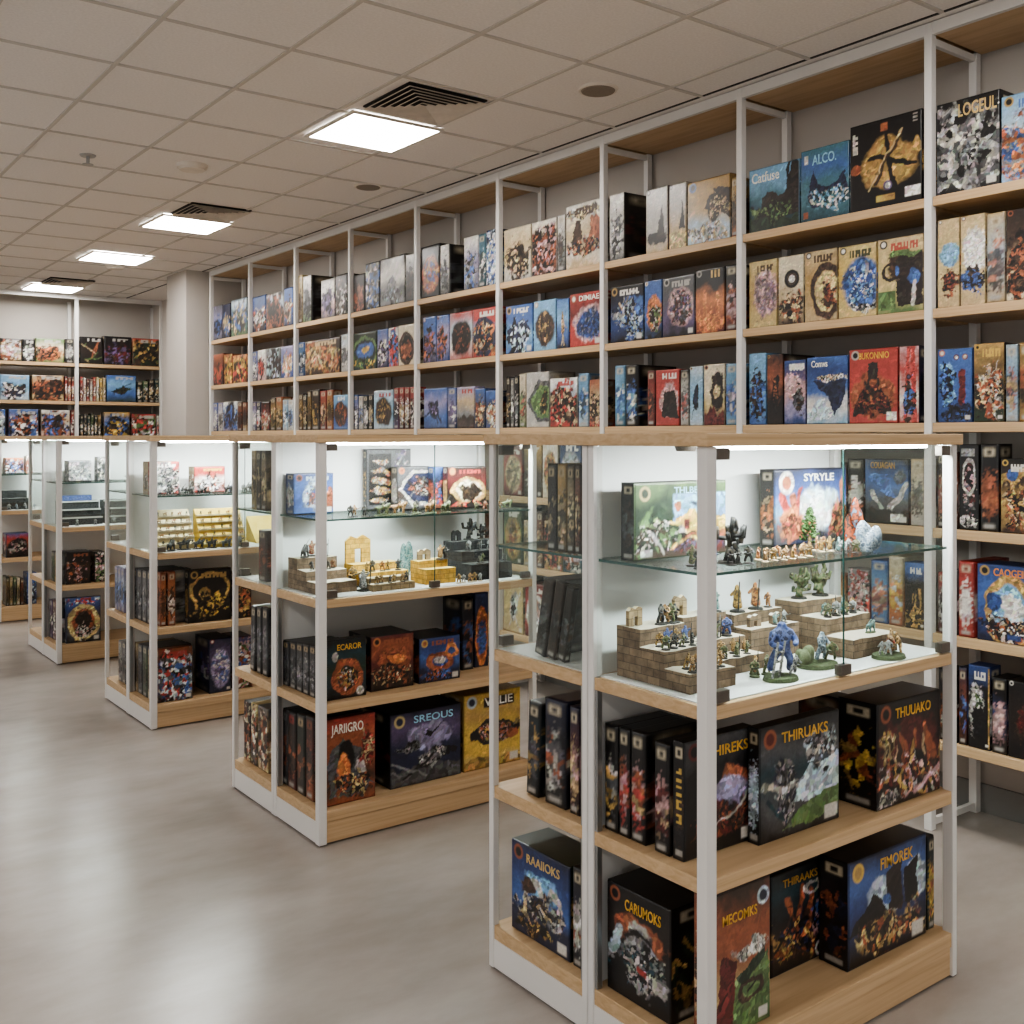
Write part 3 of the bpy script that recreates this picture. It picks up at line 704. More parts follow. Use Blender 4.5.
wall_row(1, 1, [
    (748.6, 777, 263, 'mustard box with mauve cloud', 'YGY', 'ip', '', dict(t='d', ops=[('blob', .62, .5, .44, .34, 'i', .2), ('clutter', .62, .48, .4, .3, '*ipdA', 60, .7)], bc=0)),
    (777.8, 803.6, 258, 'cream box with black ring emblem', 'dsSS', 'd', '', dict(bc=0, ops=[('clutter', .5, .25, .55, .24, '*dOsk', 60), ('badge', .55, .66, .3, 'k', 'w'), ('badge', .55, .66, .2, 'd', 'w')])),
    (804.2, 837.3, 253, 'tan box with brown ring and beast', 'sGs', 'dY', '', dict(t='d', bd='kw', bc=0, ops=[('blob', .7, .4, .4, .3, 'Y', .2), ('ring', .68, .42, .42, .34, .16, 'd'), ('clutter', .75, .36, .2, .2, '*Omdk', 30)])),
    (837.9, 876.6, 248, 'yellow box with great blue globe', 'YyY', 'b', '', dict(t='e', bd='kw', bc=0, ops=[('blob', .62, .46, .5, .37, 'b', .06), ('clutter', .62, .42, .42, .26, '*BnwcB', 90, .8), ('clutter', .6, .12, .4, .06, '*wkA', 30)])),
    (877.2, 924, 241, 'gold box with dark tree and blue lantern', 'gYYs', 'D', '', dict(t='r', bd='kw', bc=0, d=.06, ops=[('rect', .0, .05, .4, .3, 'g'), ('blob', .62, .62, .44, .22, 'd', .3), ('poly', [(.42, .1), (.42, .7), (1, .8), (1, .08)], 'D'), ('ring', .3, .55, .2, .1, .2, 'D'), ('blob', .46, .55, .07, .07, 'b', .1), ('blob', .8, .46, .13, .1, 'b', .1), ('line', .8, .1, .8, .4, .04, 'h'), ('blob', .6, .78, .35, .05, 'g', .3)]))])
wall_row(1, 2, [
    (748.6, 766, 354, 'light blue box with dark riders', 'bcc', 'kdb', 'C', dict(bc=0)),
    (766.4, 783, 355, 'black box with orange glow', 'DkOk', 'kOd', 'E', dict(bd='Gk', bc=0, d=.15)),
    (783.6, 805.8, 361, 'violet sunset box with small riders', 'BlipB', 'kd', '', dict(bd=None, t='w', bc=0, ops=[('blob', .4, .62, .5, .2, 'i', .6), ('clutter', .72, .38, .24, .2, '*kdA', 30), ('rect', .25, .85, .95, .94, 'w')])),
    (806.2, 848, 358, 'blue box with floating rock castle', 'cwbBb', 'n', '', dict(T('Comvs', 'w', tb=(.32, .89, .4, .1)), bc=0, ops=[('poly', [(.15, .64), (.98, .64), (.95, .4), (.7, .1), (.5, .42), (.3, .52)], 'n'), ('clutter', .6, .68, .42, .05, '*wsAk', 40), ('poly', [(0, .2), (.4, .4), (.7, .1), (.0, .05)], 'L')])),
    (848.6, 898, 350.5, 'red box with dark armoured bust', 'rrrr', 'D', '', dict(T('BUKONNIO', 'y', tb=(.52, .9, .62, .09)), bd='hk', bc=0, d=.06, ops=[('blob', .5, .36, .46, .32, 'O', .4), ('poly', [(.1, .1), (.2, .35), (.36, .5), (.4, .78), (.58, .78), (.64, .5), (.8, .38), (.92, .1)], 'D'), ('clutter', .5, .3, .32, .2, '*DkOdm', 60), ('blob', .5, .56, .08, .06, 'O', .4), ('rect', .78, .04, .98, .15, 'w')])),
    (898.6, 919, 347, 'red and white striped box with dark rider', 'rwri', 'kp', '', dict(bc=0, sb='nn', ops=[('line', .3, 0, .5, 1, .1, 'r'), ('line', .8, 0, .7, 1, .12, 'r'), ('clutter', .5, .3, .3, .24, '*kdb', 20), ('badge', .5, .6, .12, 'k', 'p')]))])
wall_row(2, 0, [
    (609, 624, 196, 'tall silver box with deep dark side', 'Ahhw', 'Akh', 'C', dict(d=.17, bc=0, sb='DD', sf='dkm')),
    (645.5, 668, 191, 'pale grey box with black cypress', 'shhh', 'k', '', dict(bd='kh', bc=0, sb='mm', ops=[('blob', .5, .22, .4, .1, 'k', .5), ('poly', [(.5, .2), (.62, .45), (.75, .75), (.85, .4), (.9, .2)], 'D')])),
    (668.6, 686.5, 186, 'cream box with thin dark spire', 'Yshh', 'k', '', dict(bd='kh', bc=0, ops=[('hill', .28, .05, 'Y'), ('poly', [(.6, .3), (.78, .75), (.95, .3)], 'k')])),
    (687, 730.5, 184, 'wide tan box with diving monster', 'LLsGG', 'D', '', dict(bd='bk', bc=0, ops=[('clutter', .4, .16, .6, .14, '*LhwsA', 70), ('poly', [(.4, .55), (.7, .85), (1, .8), (.98, .35), (.6, .5)], 'D'), ('blob', .6, .5, .16, .14, 'D', .7), ('clutter', .7, .55, .25, .2, '*Ddks', 40)])),
    (731, 738, 178, 'thin gold spine against the post', 'OGG', 'dk', 'S')])
wall_row(2, 1, [
    (610, 643.5, 288, 'navy box with leaping spear warrior', 'kBnk', 'Lk', '', dict(t='w', bd='Gk', ops=[('blob', .7, .55, .35, .25, 'b', .5), ('line', .25, .7, .7, .35, .03, 's'), ('clutter', .55, .5, .35, .25, '*Lbkna', 50), ('clutter', .7, .14, .3, .13, '*Lbk', 30)])),
    (644, 661.8, 282, 'blue box with orange skull', 'kbbb', 'O', '', dict(bd='wG', bc=0, ops=[('blob', .6, .45, .42, .3, 'o', .3), ('clutter', .65, .38, .3, .22, '*hgkd', 30)])),
    (662.2, 694.8, 279, 'dark violet box with pale ringed skull', 'kpAA', 'i', '', dict(bd='hk', t='h', ops=[('blob', .58, .5, .4, .33, 'i', .15), ('clutter', .58, .48, .34, .28, '*mdApi', 60)])),
    (695.2, 724.6, 271, 'black box with burning orange city', 'mOokk', 'o', 'F', dict(bd='hk', bc=0, text='III', t='s', tb=(.7, .9, .3, .12))),
    (725, 738, 266, 'maroon box with fiery beast', 'mmkk', 'Oki', 'C', dict(bd='hk', bc=0))])
wall_row(2, 2, [
    (614.6, 625, 366, 'bright cyan spine', 'tcc', 'cbw', 'S', dict(bd='Ow', d=.15)),
    (625.4, 637, 365.6, 'cyan spine with deep black side', 'tcc', 'wbc', 'S', dict(bd='Ow', d=.19, sb='kk')),
    (647, 655, 371, 'dark red spine', 'mrm', 'kdO', 'S', dict(d=.14)),
    (655.4, 679.4, 370.5, 'red box with black chest', 'rrr', 'k', '', dict(t='w', bc=0, ops=[('blob', .58, .45, .4, .3, 'i', .3), ('poly', [(.25, .15), (.35, .6), (.85, .62), (.95, .15)], 'D')])),
    (680, 688.8, 370, 'white and black spine', 'hwk', 'kAr', 'S', dict(bd='kw')),
    (689.4, 702.8, 367, 'pale blue box with black silhouettes', 'LcL', 'kn', 'E', dict(bd='Gk', bc=0)),
    (703.4, 724.6, 365, 'cream box with dark red bear', 'mYSS', 'D', '', dict(bd='Ok', bc=0, ops=[('blob', .65, .55, .34, .3, 'D', .4), ('blob', .65, .55, .16, .12, 's', .3), ('hill', .22, .15, 'm')])),
    (725.2, 738, 364, 'sky blue box with grey figure', 'cbcc', 'Abh', 'C', dict(bd='sk', bc=0))])
wall_row(3, 0, [
    (503.6, 531, 231, 'cream box with cluster of dark robots', 'hSsS', 'kDds', 'C', dict(bc=0)),
    (531.4, 556.6, 223.5, 'white topped box with rust warriors', 'dOsw', 'kDOi', 'X', dict(bc=0)),
    (557, 565, 216, 'thin pale spine', 'Ahw', 'kAd', 'S'),
    (565.6, 601.6, 207.4, 'large cream box with brown castles', 'swsSw', 'dD', '', dict(bc=0, t='d', ops=[('poly', [(.2, .3), (.3, .72), (.45, .75), (.55, .3)], 'd'), ('poly', [(.62, .35), (.75, .8), (.98, .7), (1, .3)], 'O'), ('clutter', .5, .32, .5, .14, '*dknsO', 60), ('clutter', .5, .85, .5, .1, '*hds', 30)]))])
wall_row(3, 1, [
    (505.4, 532.7, 307, 'blue box with dark winged figures', 'bcbb', 'nkL', 'EC', t_('w', 'Gk')),
    (533.2, 556, 302, 'cyan box with brown walking machine', 'ccc', 'dDG', 'Q', dict(bd='Gw', bc=0)),
    (556.4, 568.8, 300, 'blue and gold box with spear bearer', 'kbcb', 'sGk', 'K', dict(bc=0)),
    (569.4, 601.6, 295, 'red box with blue planet', 'rrmr', 'B', '', dict(text='DIMIAE', t='w', tb=(.62, .89, .62, .1), bd='Ow', ops=[('blob', .6, .42, .48, .34, 'i', .2), ('blob', .62, .4, .42, .28, 'B', .1), ('clutter', .62, .4, .4, .26, '*Bnkab', 60, .7)]))])
wall_row(3, 2, [
    (506, 510, 377, 'thin dark spine beside the post', 'DdD', 'ks', 'S'), (510.3, 513.8, 378, 'thin grey spine', 'AhA', 'kw', 'S'), (514.2, 518.4, 376, 'thin black spine', 'kkk', 'hA', 'S'),
    (519, 525.6, 374, 'cream and green spine', 'gSS', 'gkr', 'S', dict(d=.12)),
    (526, 549, 373, 'silver box with olive diamond', 'hhh', 'g', '', dict(bc=0, d=.13, ops=[('poly', [(.05, .45), (.55, .85), (1, .8), (1, .1), (.5, .1)], 'A'), ('poly', [(.2, .45), (.6, .75), (1, .72), (1, .15), (.55, .15)], 'g'), ('clutter', .75, .42, .22, .22, '*dGke', 30)])),
    (549.6, 577.4, 379, 'white box with red title and crowd', 'rkLw', 'dkrs', 'X', dict(t='r', bc=0)),
    (578, 588.4, 374, 'pale blue spine', 'Lcc', 'wkb', 'S'), (589, 601.6, 380, 'terracotta box with small crowd', 'rsO', 'dks', 'C', dict(bc=0))])
wall_row(4, 0, [
    (420.6, 439.6, 248, 'black box with orange dome', 'kkk', 'OGb', 'Q', dict(bc=0)), (440, 449, 246, 'silver box with deep black side', 'khw', 'Ak', 'C', dict(d=.18, sb='kk', bc=0)),  # second box: pale front colours stand for glare on its wrapping
    (463.6, 478, 238.5, 'grey blue box with glossy face', 'Alw', 'kab', 'C', dict(bc=0)), (478.4, 485.5, 235, 'teal spine', 'Ttt', 'kw', 'S'), (486, 497, 231, 'dark blue box with white specks', 'nkn', 'wLb', 'X', dict(bc=0))])  # first box: greyed, whitened front stands for glare
wall_row(4, 1, [
    (422.7, 436, 318, 'violet blue box with small riders', 'nlbb', 'pkO', 'C', dict(bd='Ow', bc=0)), (436.4, 449, 316, 'blue box with orange emblem', 'Bllb', 'pkO', 'C', dict(bd='Ok', bc=0)),
    (449.4, 472.4, 314, 'white box with black and red clash', 'rwLr', 'kkdO', 'Q', dict(bc=0)), (472.8, 497, 310, 'red framed box with blue middle', 'rOcrr', 'nkso', 'OC', dict(t='w', bc=0))])
wall_row(4, 2, [
    (423.5, 447, 389, 'royal blue box with dark giant', 'Bblb', 'nkp', 'E', dict(bc=0)), (447.4, 456.2, 388.5, 'lavender blue spine', 'nlb', 'wp', 'S'),
    (456.6, 474.4, 387.5, 'grey brown landscape box with red title', 'Aasl', 'dkb', 'H', dict(t='r', bc=0)), (474.8, 485, 389, 'blue and brown box', 'nAb', 'dsO', 'C', dict(bc=0)), (485.4, 497.6, 391, 'deep blue box with orange sparks', 'Bnb', 'Osw', 'C', dict(bc=0))])
wall_row(5, 0, [
    (352.6, 364.6, 276, 'glossy black box with rust side', 'kDk', 'dO', 'C', dict(bc=0, d=.12)), (365.2, 379.6, 264.5, 'grey black box with blue sparks', 'kAA', 'bhk', 'X', dict(bc=0)),
    (380, 404.8, 260, 'white box with misty mountain', 'aAwwA', 'kg', '', dict(bc=0, ops=[('poly', [(.2, .3), (.5, .62), (.8, .3)], 'a'), ('clutter', .5, .2, .5, .18, '*AkagL', 50)])), (405.4, 415, 255, 'dark grey glossy box', 'kAh', 'kd', 'C', dict(bc=0))])  # white and grey of both fronts are glare put into the colour
wall_row(5, 1, [
    (353, 376.6, 334, 'green black box with blue whale ship', 'Teke', 'be', '', dict(bc=0, ops=[('blob', .5, .52, .36, .2, 'b', .3), ('blob', .55, .55, .14, .08, 'y', .4), ('ring', .5, .45, .5, .4, .1, 'g'), ('clutter', .5, .15, .5, .14, '*gTky', 40)])),
    (377, 387.8, 330, 'blue violet box with pale rider', 'nlb', 'wkp', 'C', dict(bc=0)), (388.2, 397.8, 328, 'red and white box', 'rLw', 'kbr', 'X', dict(bc=0)), (398.2, 415, 326, 'cream box with brown oval frame', 'SSS', 'dkO', 'O', dict(bc=0))])
wall_row(5, 2, [
    (354, 358, 395, 'thin blue grey spine', 'Alb', 'kw', 'S'), (358.4, 362.6, 396, 'thin white spine', 'hwh', 'kb', 'S'), (363, 367.8, 396, 'thin dark teal spine', 'kTk', 'hw', 'S'), (368.2, 372.8, 395, 'thin black spine', 'kkk', 'sa', 'S'),
    (373.4, 393, 391, 'pale blue box with bronze creature', 'LcL', 'dkG', 'Q', dict(t='r', bc=0)), (393.6, 398.6, 388, 'red capped spine', 'pnr', 'wk', 'S'), (399, 404, 387.5, 'red capped dark spine', 'kmr', 'sw', 'S'), (404.4, 409.4, 387.5, 'black and red spine', 'kkr', 'ws', 'S'), (409.8, 415, 387, 'maroon spine', 'dmr', 'kw', 'S')])
wall_row(6, 0, [
    (297.8, 302.4, 276, 'thin mustard spine', 'dsY', 'kd', 'S'), (302.8, 311, 277, 'silver green box with deep black side', 'gahw', 'kA', 'C', dict(d=.17, sb='kk', bc=0)),  # second box: front fades to white as painted glare
    (320.8, 334.8, 281, 'pink white glossy box', 'Aiwh', 'kp', 'C', dict(bc=0)), (335.2, 347, 276, 'black glossy box with pale streak', 'kAk', 'hdk', 'X', dict(bc=0))])  # first box: whitish front colour stands for reflected light
wall_row(6, 1, [
    (298, 304.4, 343, 'teal blue spine', 'Btb', 'wk', 'S'), (304.8, 340.4, 342, 'brown box with golden creatures', 'DdDd', 'GOds', 'XC', dict(bc=0, t='s')), (341, 348, 335, 'silver white spine', 'hwL', 'Ak', 'S')])
wall_row(6, 2, [
    (298.6, 302.4, 394, 'thin brown spine', 'dGd', 'ks', 'S'), (302.8, 306.6, 395, 'thin black spine', 'kkk', 'sd', 'S'), (307, 311, 391, 'thin dark gold spine', 'DGD', 'kd', 'S'), (311.4, 319.4, 390, 'brown and black spine', 'DdD', 'Gk', 'S'),
    (320, 326.2, 391, 'rust red spine', 'mOr', 'ks', 'S'), (326.6, 332.6, 390, 'ochre spine', 'OGO', 'dk', 'S'), (333.2, 348.4, 395.5, 'blue box with brown airship', 'bBc', 'dOk', 'Q', dict(t='w', bc=0))])
wall_row(7, 0, [(252, 265.6, 298, 'dark blue box with pale moon', 'kBb', 'wkO', 'C', dict(bc=0)), (266, 283.4, 295, 'brown and white box', 'OsLw', 'dkO', 'X', dict(bc=0)), (283.8, 293, 289, 'blue box with rust creature', 'nbb', 'OdS', 'C', dict(bc=0))])
wall_row(7, 1, [(252, 257, 352, 'blue grey spine', 'Alb', 'wk', 'S'), (257.4, 265.6, 350.5, 'pink and white box', 'iww', 'rk', 'C', dict(bc=0)), (266, 280.4, 349, 'grey box with dark fighters', 'kAa', 'kdL', 'X', dict(bc=0)), (280.8, 293, 347, 'blue box with orange blast', 'Bbl', 'ows', 'C', dict(bc=0))])
wall_row(7, 2, [(252, 256, 402, 'thin violet spine', 'nlp', 'w', 'S'), (256.3, 260.4, 402, 'thin dark spine', 'kkn', 'wr', 'S'), (260.8, 269.6, 402, 'black box with red figure', 'kmk', 'rsw', 'C', dict(bc=0)), (270.2, 275.4, 398, 'olive spine', 'eGd', 'ks', 'S'), (275.8, 282, 397, 'gold spine with dark figure', 'dGO', 'ks', 'S'), (282.4, 287.6, 400, 'pale blue spine', 'LcL', 'kw', 'S'), (288, 293, 400, 'white spine', 'wLw', 'kb', 'S')])
wall_row(8, 0, [(213, 222, 307, 'grey blue box', 'AlA', 'kb', 'C', dict(bc=0)), (222.4, 230, 305, 'navy box', 'knn', 'bs', 'C', dict(bc=0)), (231, 246.6, 301, 'sea green box', 'gtL', 'kesb', 'X', dict(bc=0))])
wall_row(8, 1, [(213, 223.4, 355, 'red topped black box', 'kkO', 'rdO', 'C', dict(bc=0)), (223.8, 232, 355, 'dark red box with orange flames', 'mkO', 'oyk', 'X', dict(bc=0)), (232.4, 246.2, 356, 'yellow orange box', 'dOyo', 'kyr', 'X', dict(bc=0))])
wall_row(8, 2, [(213, 217.6, 403, 'thin blue spine', 'nlb', 'w', 'S'), (218, 222.4, 403, 'thin white spine', 'hwl', 'k', 'S'), (222.8, 237, 402, 'white and blue box', 'lLw', 'bkd', 'X', dict(bc=0)), (237.6, 242, 402, 'brown spine', 'dOd', 'k', 'S'), (242.4, 246.6, 402.5, 'tan spine', 'sdO', 'k', 'S')])
# below eye level, seen beside and through the nearest cabinet
wall_row(0, 3, [
    (937.2, 944, 452, 'thin brown spine', 'DdD', 'sO', 'S'), (944.6, 951, 452, 'thin grey spine', 'kAk', 'hd', 'S'), (951.4, 958.2, 452, 'thin rust spine', 'dOk', 'kh', 'S'),
    (958.8, 979, 444.5, 'tall black box with caged figure', 'kkk', 'hd', '', dict(bc=0, ops=[('clutter', .5, .45, .3, .3, '*dimkA', 40), ('ring', .5, .62, .3, .2, .14, 'h'), ('clutter', .5, .1, .45, .06, '*wkh', 16), ('rect', .1, .86, .8, .95, 'a')])),
    (979.4, 999, 444, 'tall black box with orange demon', 'kkk', 'O', '', dict(bc=0, ops=[('clutter', .5, .5, .24, .26, '*OidO', 30), ('line', .5, .1, .5, .4, .06, 'O'), ('clutter', .5, .08, .45, .05, '*wkh', 16), ('rect', .2, .8, .95, .96, 'a')])),
    (1000, 1037, 459, 'bronze box with gold gear and yellow badge', 'dGdk', 'G', '', dict(bd='yk', bc=0, t='w', ops=[('ring', .15, .58, .2, .18, .3, 'G'), ('ring', .65, .52, .34, .3, .2, 'G'), ('clutter', .55, .36, .5, .25, '*GdkOs', 80), ('blob', .35, .78, .15, .08, 'b', .3)])),
    (1038, 1090, 460, 'green box with pale tower', 'egc', 'hsk', 'T', t_('y'))])
wall_row(0, 4, [
    (937.2, 947, 572, 'red grey spine', 'mAr', 'hk', 'S'), (947.4, 957, 570, 'grey red spine', 'Ama', 'wk', 'S'),
    (957.8, 974, 561, 'bright red spine with white badges', 'mrr', 'w', 'S', dict(d=.17, st='w', sb='rr')),
    (976.5, 1037, 563, 'blue box with golden arch and heroes', 'nBbB', 'G', '', dict(text='CAOGEIL II', t='o', tb=(.62, .9, .66, .1), bd='Gk', d=.1, ops=[('blob', .56, .42, .3, .34, 'c', .1), ('blob', .6, .45, .24, .2, 'w', .6), ('ring', .56, .38, .38, .42, .16, 'G'), ('clutter', .55, .2, .4, .16, '*nkwsOd', 80), ('blob', .3, .5, .13, .14, 'B', .5), ('rect', .52, .05, .75, .12, 'B')])),
    (1038, 1090, 570, 'brown box with pale dragon', 'dDs', 'hsk', 'E', t_('y'))])
wall_row(0, 5, [
    (938, 957, 668, 'brown box with dark horde', 'dDk', 'Ohk', 'X'), (958.2, 967, 667, 'blue and black spine', 'kOn', 'bk', 'S'),
    (967.6, 990, 664, 'black box with white wraith and gold edge', 'kkkB', 'w', '', dict(t='w', ops=[('blob', .4, .45, .34, .34, 'h', .5), ('blob', .5, .3, .34, .25, 'k', .4), ('clutter', .45, .62, .16, .12, '*gwe', 16), ('rect', .93, .02, 1, .98, 'G')])),
    (991.2, 1007, 677, 'dark box with pale robed man', 'kdBkk', 'i', '', dict(t='w', ops=[('blob', .45, .62, .28, .14, 's', .4), ('line', .4, .6, .7, .2, .1, 'L')])),
    (1007.6, 1034, 680, 'black box with brown giant', 'kDk', 'dm', 'E', dict(bd='wk')), (1035, 1090, 684, 'dark box with green knight', 'kek', 'gh', 'K', t_('y'))])
def fill(bay, row, seed, look):
    """Rows seen only in glimpses through the cabinets' glass."""
    r = random.Random(seed); u = POSTS[bay + 1] - PS - .01; n = 0
    adj = ['rust', 'navy', 'grey', 'olive', 'crimson', 'sand', 'teal', 'violet', 'charcoal', 'cream', 'bronze']
    bgs = ['dOd', 'nBn', 'AaA', 'ege', 'mrm', 'sYs', 'TtT', 'npn', 'kAk', 'SwS', 'DdG']
    while n < 7:
        spine = r.random() < .4; w = r.uniform(.028, .045) if spine else r.uniform(.09, .14)
        if u - w < POSTS[bay] + PS + .004: break
        k = r.randrange(11); h = r.uniform(.17, .225)
        game_box('%s %s, %s on %s shelf, %s' % (adj[k], 'spine' if spine else 'box', ORD[n], ROWNAME[row], BAYNAME[bay]), w - .003, h, .1, u - w / 2, WF + .012, SH[row], -PI / 2,
                 dict(bg=bgs[k], fg=r.choice(['wkO', 'sdk', 'hkL', 'Gkr']), m='S' if spine else r.choice(['C', 'X', 'Q', 'E']), t='w', spine=spine), 'game boxes on the %s wall shelf' % ROWNAME[row], px=26)
        u -= w + r.uniform(0, .01); n += 1
for bay, rows in ((2, (3, 4, 5)), (3, (3, 4, 5)), (4, (4,))):
    for row in rows: fill(bay, row, bay * 10 + row, '')
# seen through the right end of the nearest cabinet
wall_row(1, 3, [
    (772, 806, 462, 'dark grey box with pale ship', 'kAb', 'hLk', 'V', t_('s')), (807, 846, 462, 'brown box with silver knight', 'dOk', 'hak', 'K', t_('y')),
    (847, 863.6, 459, 'black spine with white glyphs', 'kkk', 'Ow', 'S', dict(st='w', sb='kk')),
    (864.2, 909, 459, 'dark box with grey aircraft and rocks', 'kAbk', 'ah', '', dict(text='COUAGAN', t='G', tb=(.42, .9, .55, .1), ops=[('poly', [(.1, .75), (.55, .78), (.62, .5), (.75, .4), (.5, .45), (.2, .62)], 'b'), ('line', .55, .22, .98, .6, .07, 'h'), ('poly', [(.08, .5), (.2, .52), (.42, .25), (.36, .24)], 'h'), ('blob', .78, .72, .16, .12, 'A', .5), ('hill', .22, .1, 'k'), ('rect', .6, .04, .88, .16, 'w')])),
    (910, 925, 459, 'cream spine with black machine', 'hSs', 'kA', 'S', dict(bd='kw'))])
wall_row(1, 4, [
    (780, 812, 575, 'violet box with green comet', 'npk', 'gwk', 'C', t_('w')), (813, 846, 572, 'ochre box with dark fort', 'sGO', 'kd', 'H', t_('m')),
    (847, 869.8, 568, 'red and grey crowd box', 'mrAa', 'krih', 'X', dict(bc=0)), (870.4, 887.6, 560, 'sky blue spine with orange figure', 'bcb', 'oOs', 'S', dict(d=.14)), (888.2, 903, 556, 'orange sunset spine', 'OosS', 'yoL', 'S', dict(d=.14)),
    (904, 925, 562, 'dark box with gold monoliths', 'kDkb', 'Gk', 'F', dict(t='w'))])
wall_row(1, 5, [(880, 905, 690, 'black box with red crest', 'kkk', 'rw', 'C', t_('w')), (906, 925, 688, 'grey spine with red badge', 'Aah', 'rk', 'S')])

# ------------------------------------------------------------------ the far end shelves
def far_row(bay, row, items):
    for n, it in enumerate(items):
        x0, x1, yt, look, bg, fg, m = it[:7]
        uf = UF + .012; a, b_ = v_on(x0, uf), v_on(x1, uf)
        a = max(a, FPOST[bay] + .014); b_ = min(b_, FPOST[bay + 1] - .014)
        w = b_ - a - .003; h = min(z_on(yt, uf, a) - FSH[row], .235)
        spine = m == 'S'
        game_box('%s, %s on %s shelf, %s' % (look, ORD[n] if n < 9 else ['tenth', 'eleventh', 'twelfth', 'thirteenth'][n - 9], ROWNAME[row], ['outer far bay', 'far bay at view edge', 'far bay beside the column'][bay]),
                 w, h, .08, uf, (a + b_) / 2, FSH[row], 0, dict(bg=bg, fg=fg, m=m, spine=spine, bc=0, t=None if spine else 'h'), 'game boxes on the far %s shelf' % ROWNAME[row], px=abs(x1 - x0))
def spines(x0, x1, n, yt, look, pals, jit=1.5):
    r = random.Random(int(x0 * 7 + n)); out = []
    st = (x1 - x0) / n
    for k in range(n): out.append((x0 + st * k + .2, x0 + st * (k + 1) - .2, yt + r.uniform(-jit, jit), '%s spine' % look, pals[k % len(pals)], 'wks', 'S'))
    return out
far_row(1, 0, [(-24, -2, 338, 'dark box', 'kdk', 'Ohs', 'X'), (0, 21.5, 338, 'dark box with rust crowd', 'kDk', 'Oisw', 'X'), (22.5, 35, 339, 'black box with white figures', 'kkk', 'wAh', 'C'), (35.5, 64.5, 338, 'pale green box with orange creature', 'gYSg', 'Oodk', 'C'), (65.5, 74, 339, 'dark grey spine', 'kAk', 'hw', 'S')])
far_row(2, 0, [(80, 103, 336.5, 'black box with green blade', 'kDk', 'gOs', 'Z'), (104, 131.6, 336, 'black violet box', 'kkk', 'pdm', 'C'), (132.4, 160, 338, 'red topped box with gold army', 'kgGr', 'dGek', 'X')])
far_row(1, 1, [(-28, -1, 375, 'tan box', 'sYs', 'Odk', 'X'), (0, 29.4, 374.5, 'pale blue box with armoured hero', 'Lcc', 'nkdw', 'C'), (32, 64, 375, 'orange tan box with desert crowd', 'sYos', 'dOk', 'X')] + spines(64.5, 74.8, 3, 377, 'red', ['mrm', 'rOm', 'mrd']))
far_row(2, 1, spines(80, 106, 8, 378, 'red and cream', ['mrr', 'wrw', 'rdm', 'Swm', 'rOr', 'YwY', 'yGy', 'sYs']) + [(106.8, 136.4, 375, 'blue box with dark green ship', 'ebcb', 'ekd', 'V')] + spines(137, 160, 4, 380, 'black and green', ['kek', 'kTg', 'dkd', 'keT']))
far_row(1, 2, [(-20, 5.6, 409, 'blue box', 'bBb', 'wLk', 'X'), (8.6, 38.6, 409, 'bright blue box with orange splashes', 'bBlb', 'Owkb', 'X'), (41, 70, 410, 'white and orange box with blue splashes', 'owsw', 'bOkd', 'X'), (70.6, 75, 410, 'red spine', 'mrm', 'wk', 'S')])
far_row(2, 2, spines(80, 101.4, 6, 414, 'dark green', ['kek', 'kkA', 'eTe', 'kgk', 'kek', 'DkG']) + [(104, 130, 412, 'grey box with blue and yellow scene', 'yAbG', 'bykd', 'X'), (131.5, 156, 414, 'dark box with red and white battle', 'kker', 'rwgk', 'X'), (156.6, 161, 416, 'white spine', 'whw', 'kr', 'S')])

# ------------------------------------------------------------------ game boxes in the cabinets
def front_box(i, lev, x0, x1, yt, du, look, bg, fg, m, d=.08, **ex):
    """A box whose cover looks out over the front of cabinet i."""
    u = ISL[i] + du; a, b_ = v_on(x0, u), v_on(x1, u)
    a = max(a, V0 + P + .003); b_ = min(b_, V1 - R - .003)
    h = ex.pop('h', None) or z_on(yt, u, a) - LV[lev]
    cap = dict(base=.345 - .023 - .083, mid=.603 - .023 - .345, deck=.18, glass=.175)[lev] - .006
    h = min(h, cap); d = min(d, HALF - du - .006)
    sp = dict(bg=bg, fg=fg, m=m); sp.update(ex)
    return game_box(look, b_ - a - .003, h, d, u, (a + b_) / 2, LV[lev], 0, sp, 'game boxes in the %s' % INAME[i], px=abs(x1 - x0) * 1.1 + 4)
def end_box(i, lev, x0, x1, yt, look, bg, fg, m, d=.08, dv=.024, lean=0, **ex):
    """A box whose cover or spine looks out of the open end of cabinet i."""
    v = V0 + dv; ua, ub = u_on(x0, v), u_on(x1, v); um = ISL[i] + HALF
    if (ua + ub) / 2 < um: ua = min(ua, um - .003)
    else: ub = max(ub, um + .003); ua = min(ua, ISL[i] + HALF + FAR - .012)
    h = ex.pop('h', None) or z_on(yt, ua, v) - LV[lev]
    cap = dict(base=.345 - .023 - .083, mid=.603 - .023 - .345, deck=.3, glass=.175)[lev] - .006
    h = min(h, cap); sp = dict(bg=bg, fg=fg, m=m); sp.update(ex)
    if m == 'S': sp['spine'] = 1
    nm = ex.pop('name', 'game_box'); cat = ex.pop('cat', 'game box')
    wd = (ua - ub - .002) * (math.cos(lean) * .94 if lean else 1); z = LV[lev] + math.sin(abs(lean)) * wd / 2
    return game_box(look, wd, h, d, (ua + ub) / 2, v, z, -PI / 2, sp, 'game boxes in the %s' % INAME[i], px=abs(x1 - x0) * 1.2 + 4, name=nm, cat=cat, lean=lean)

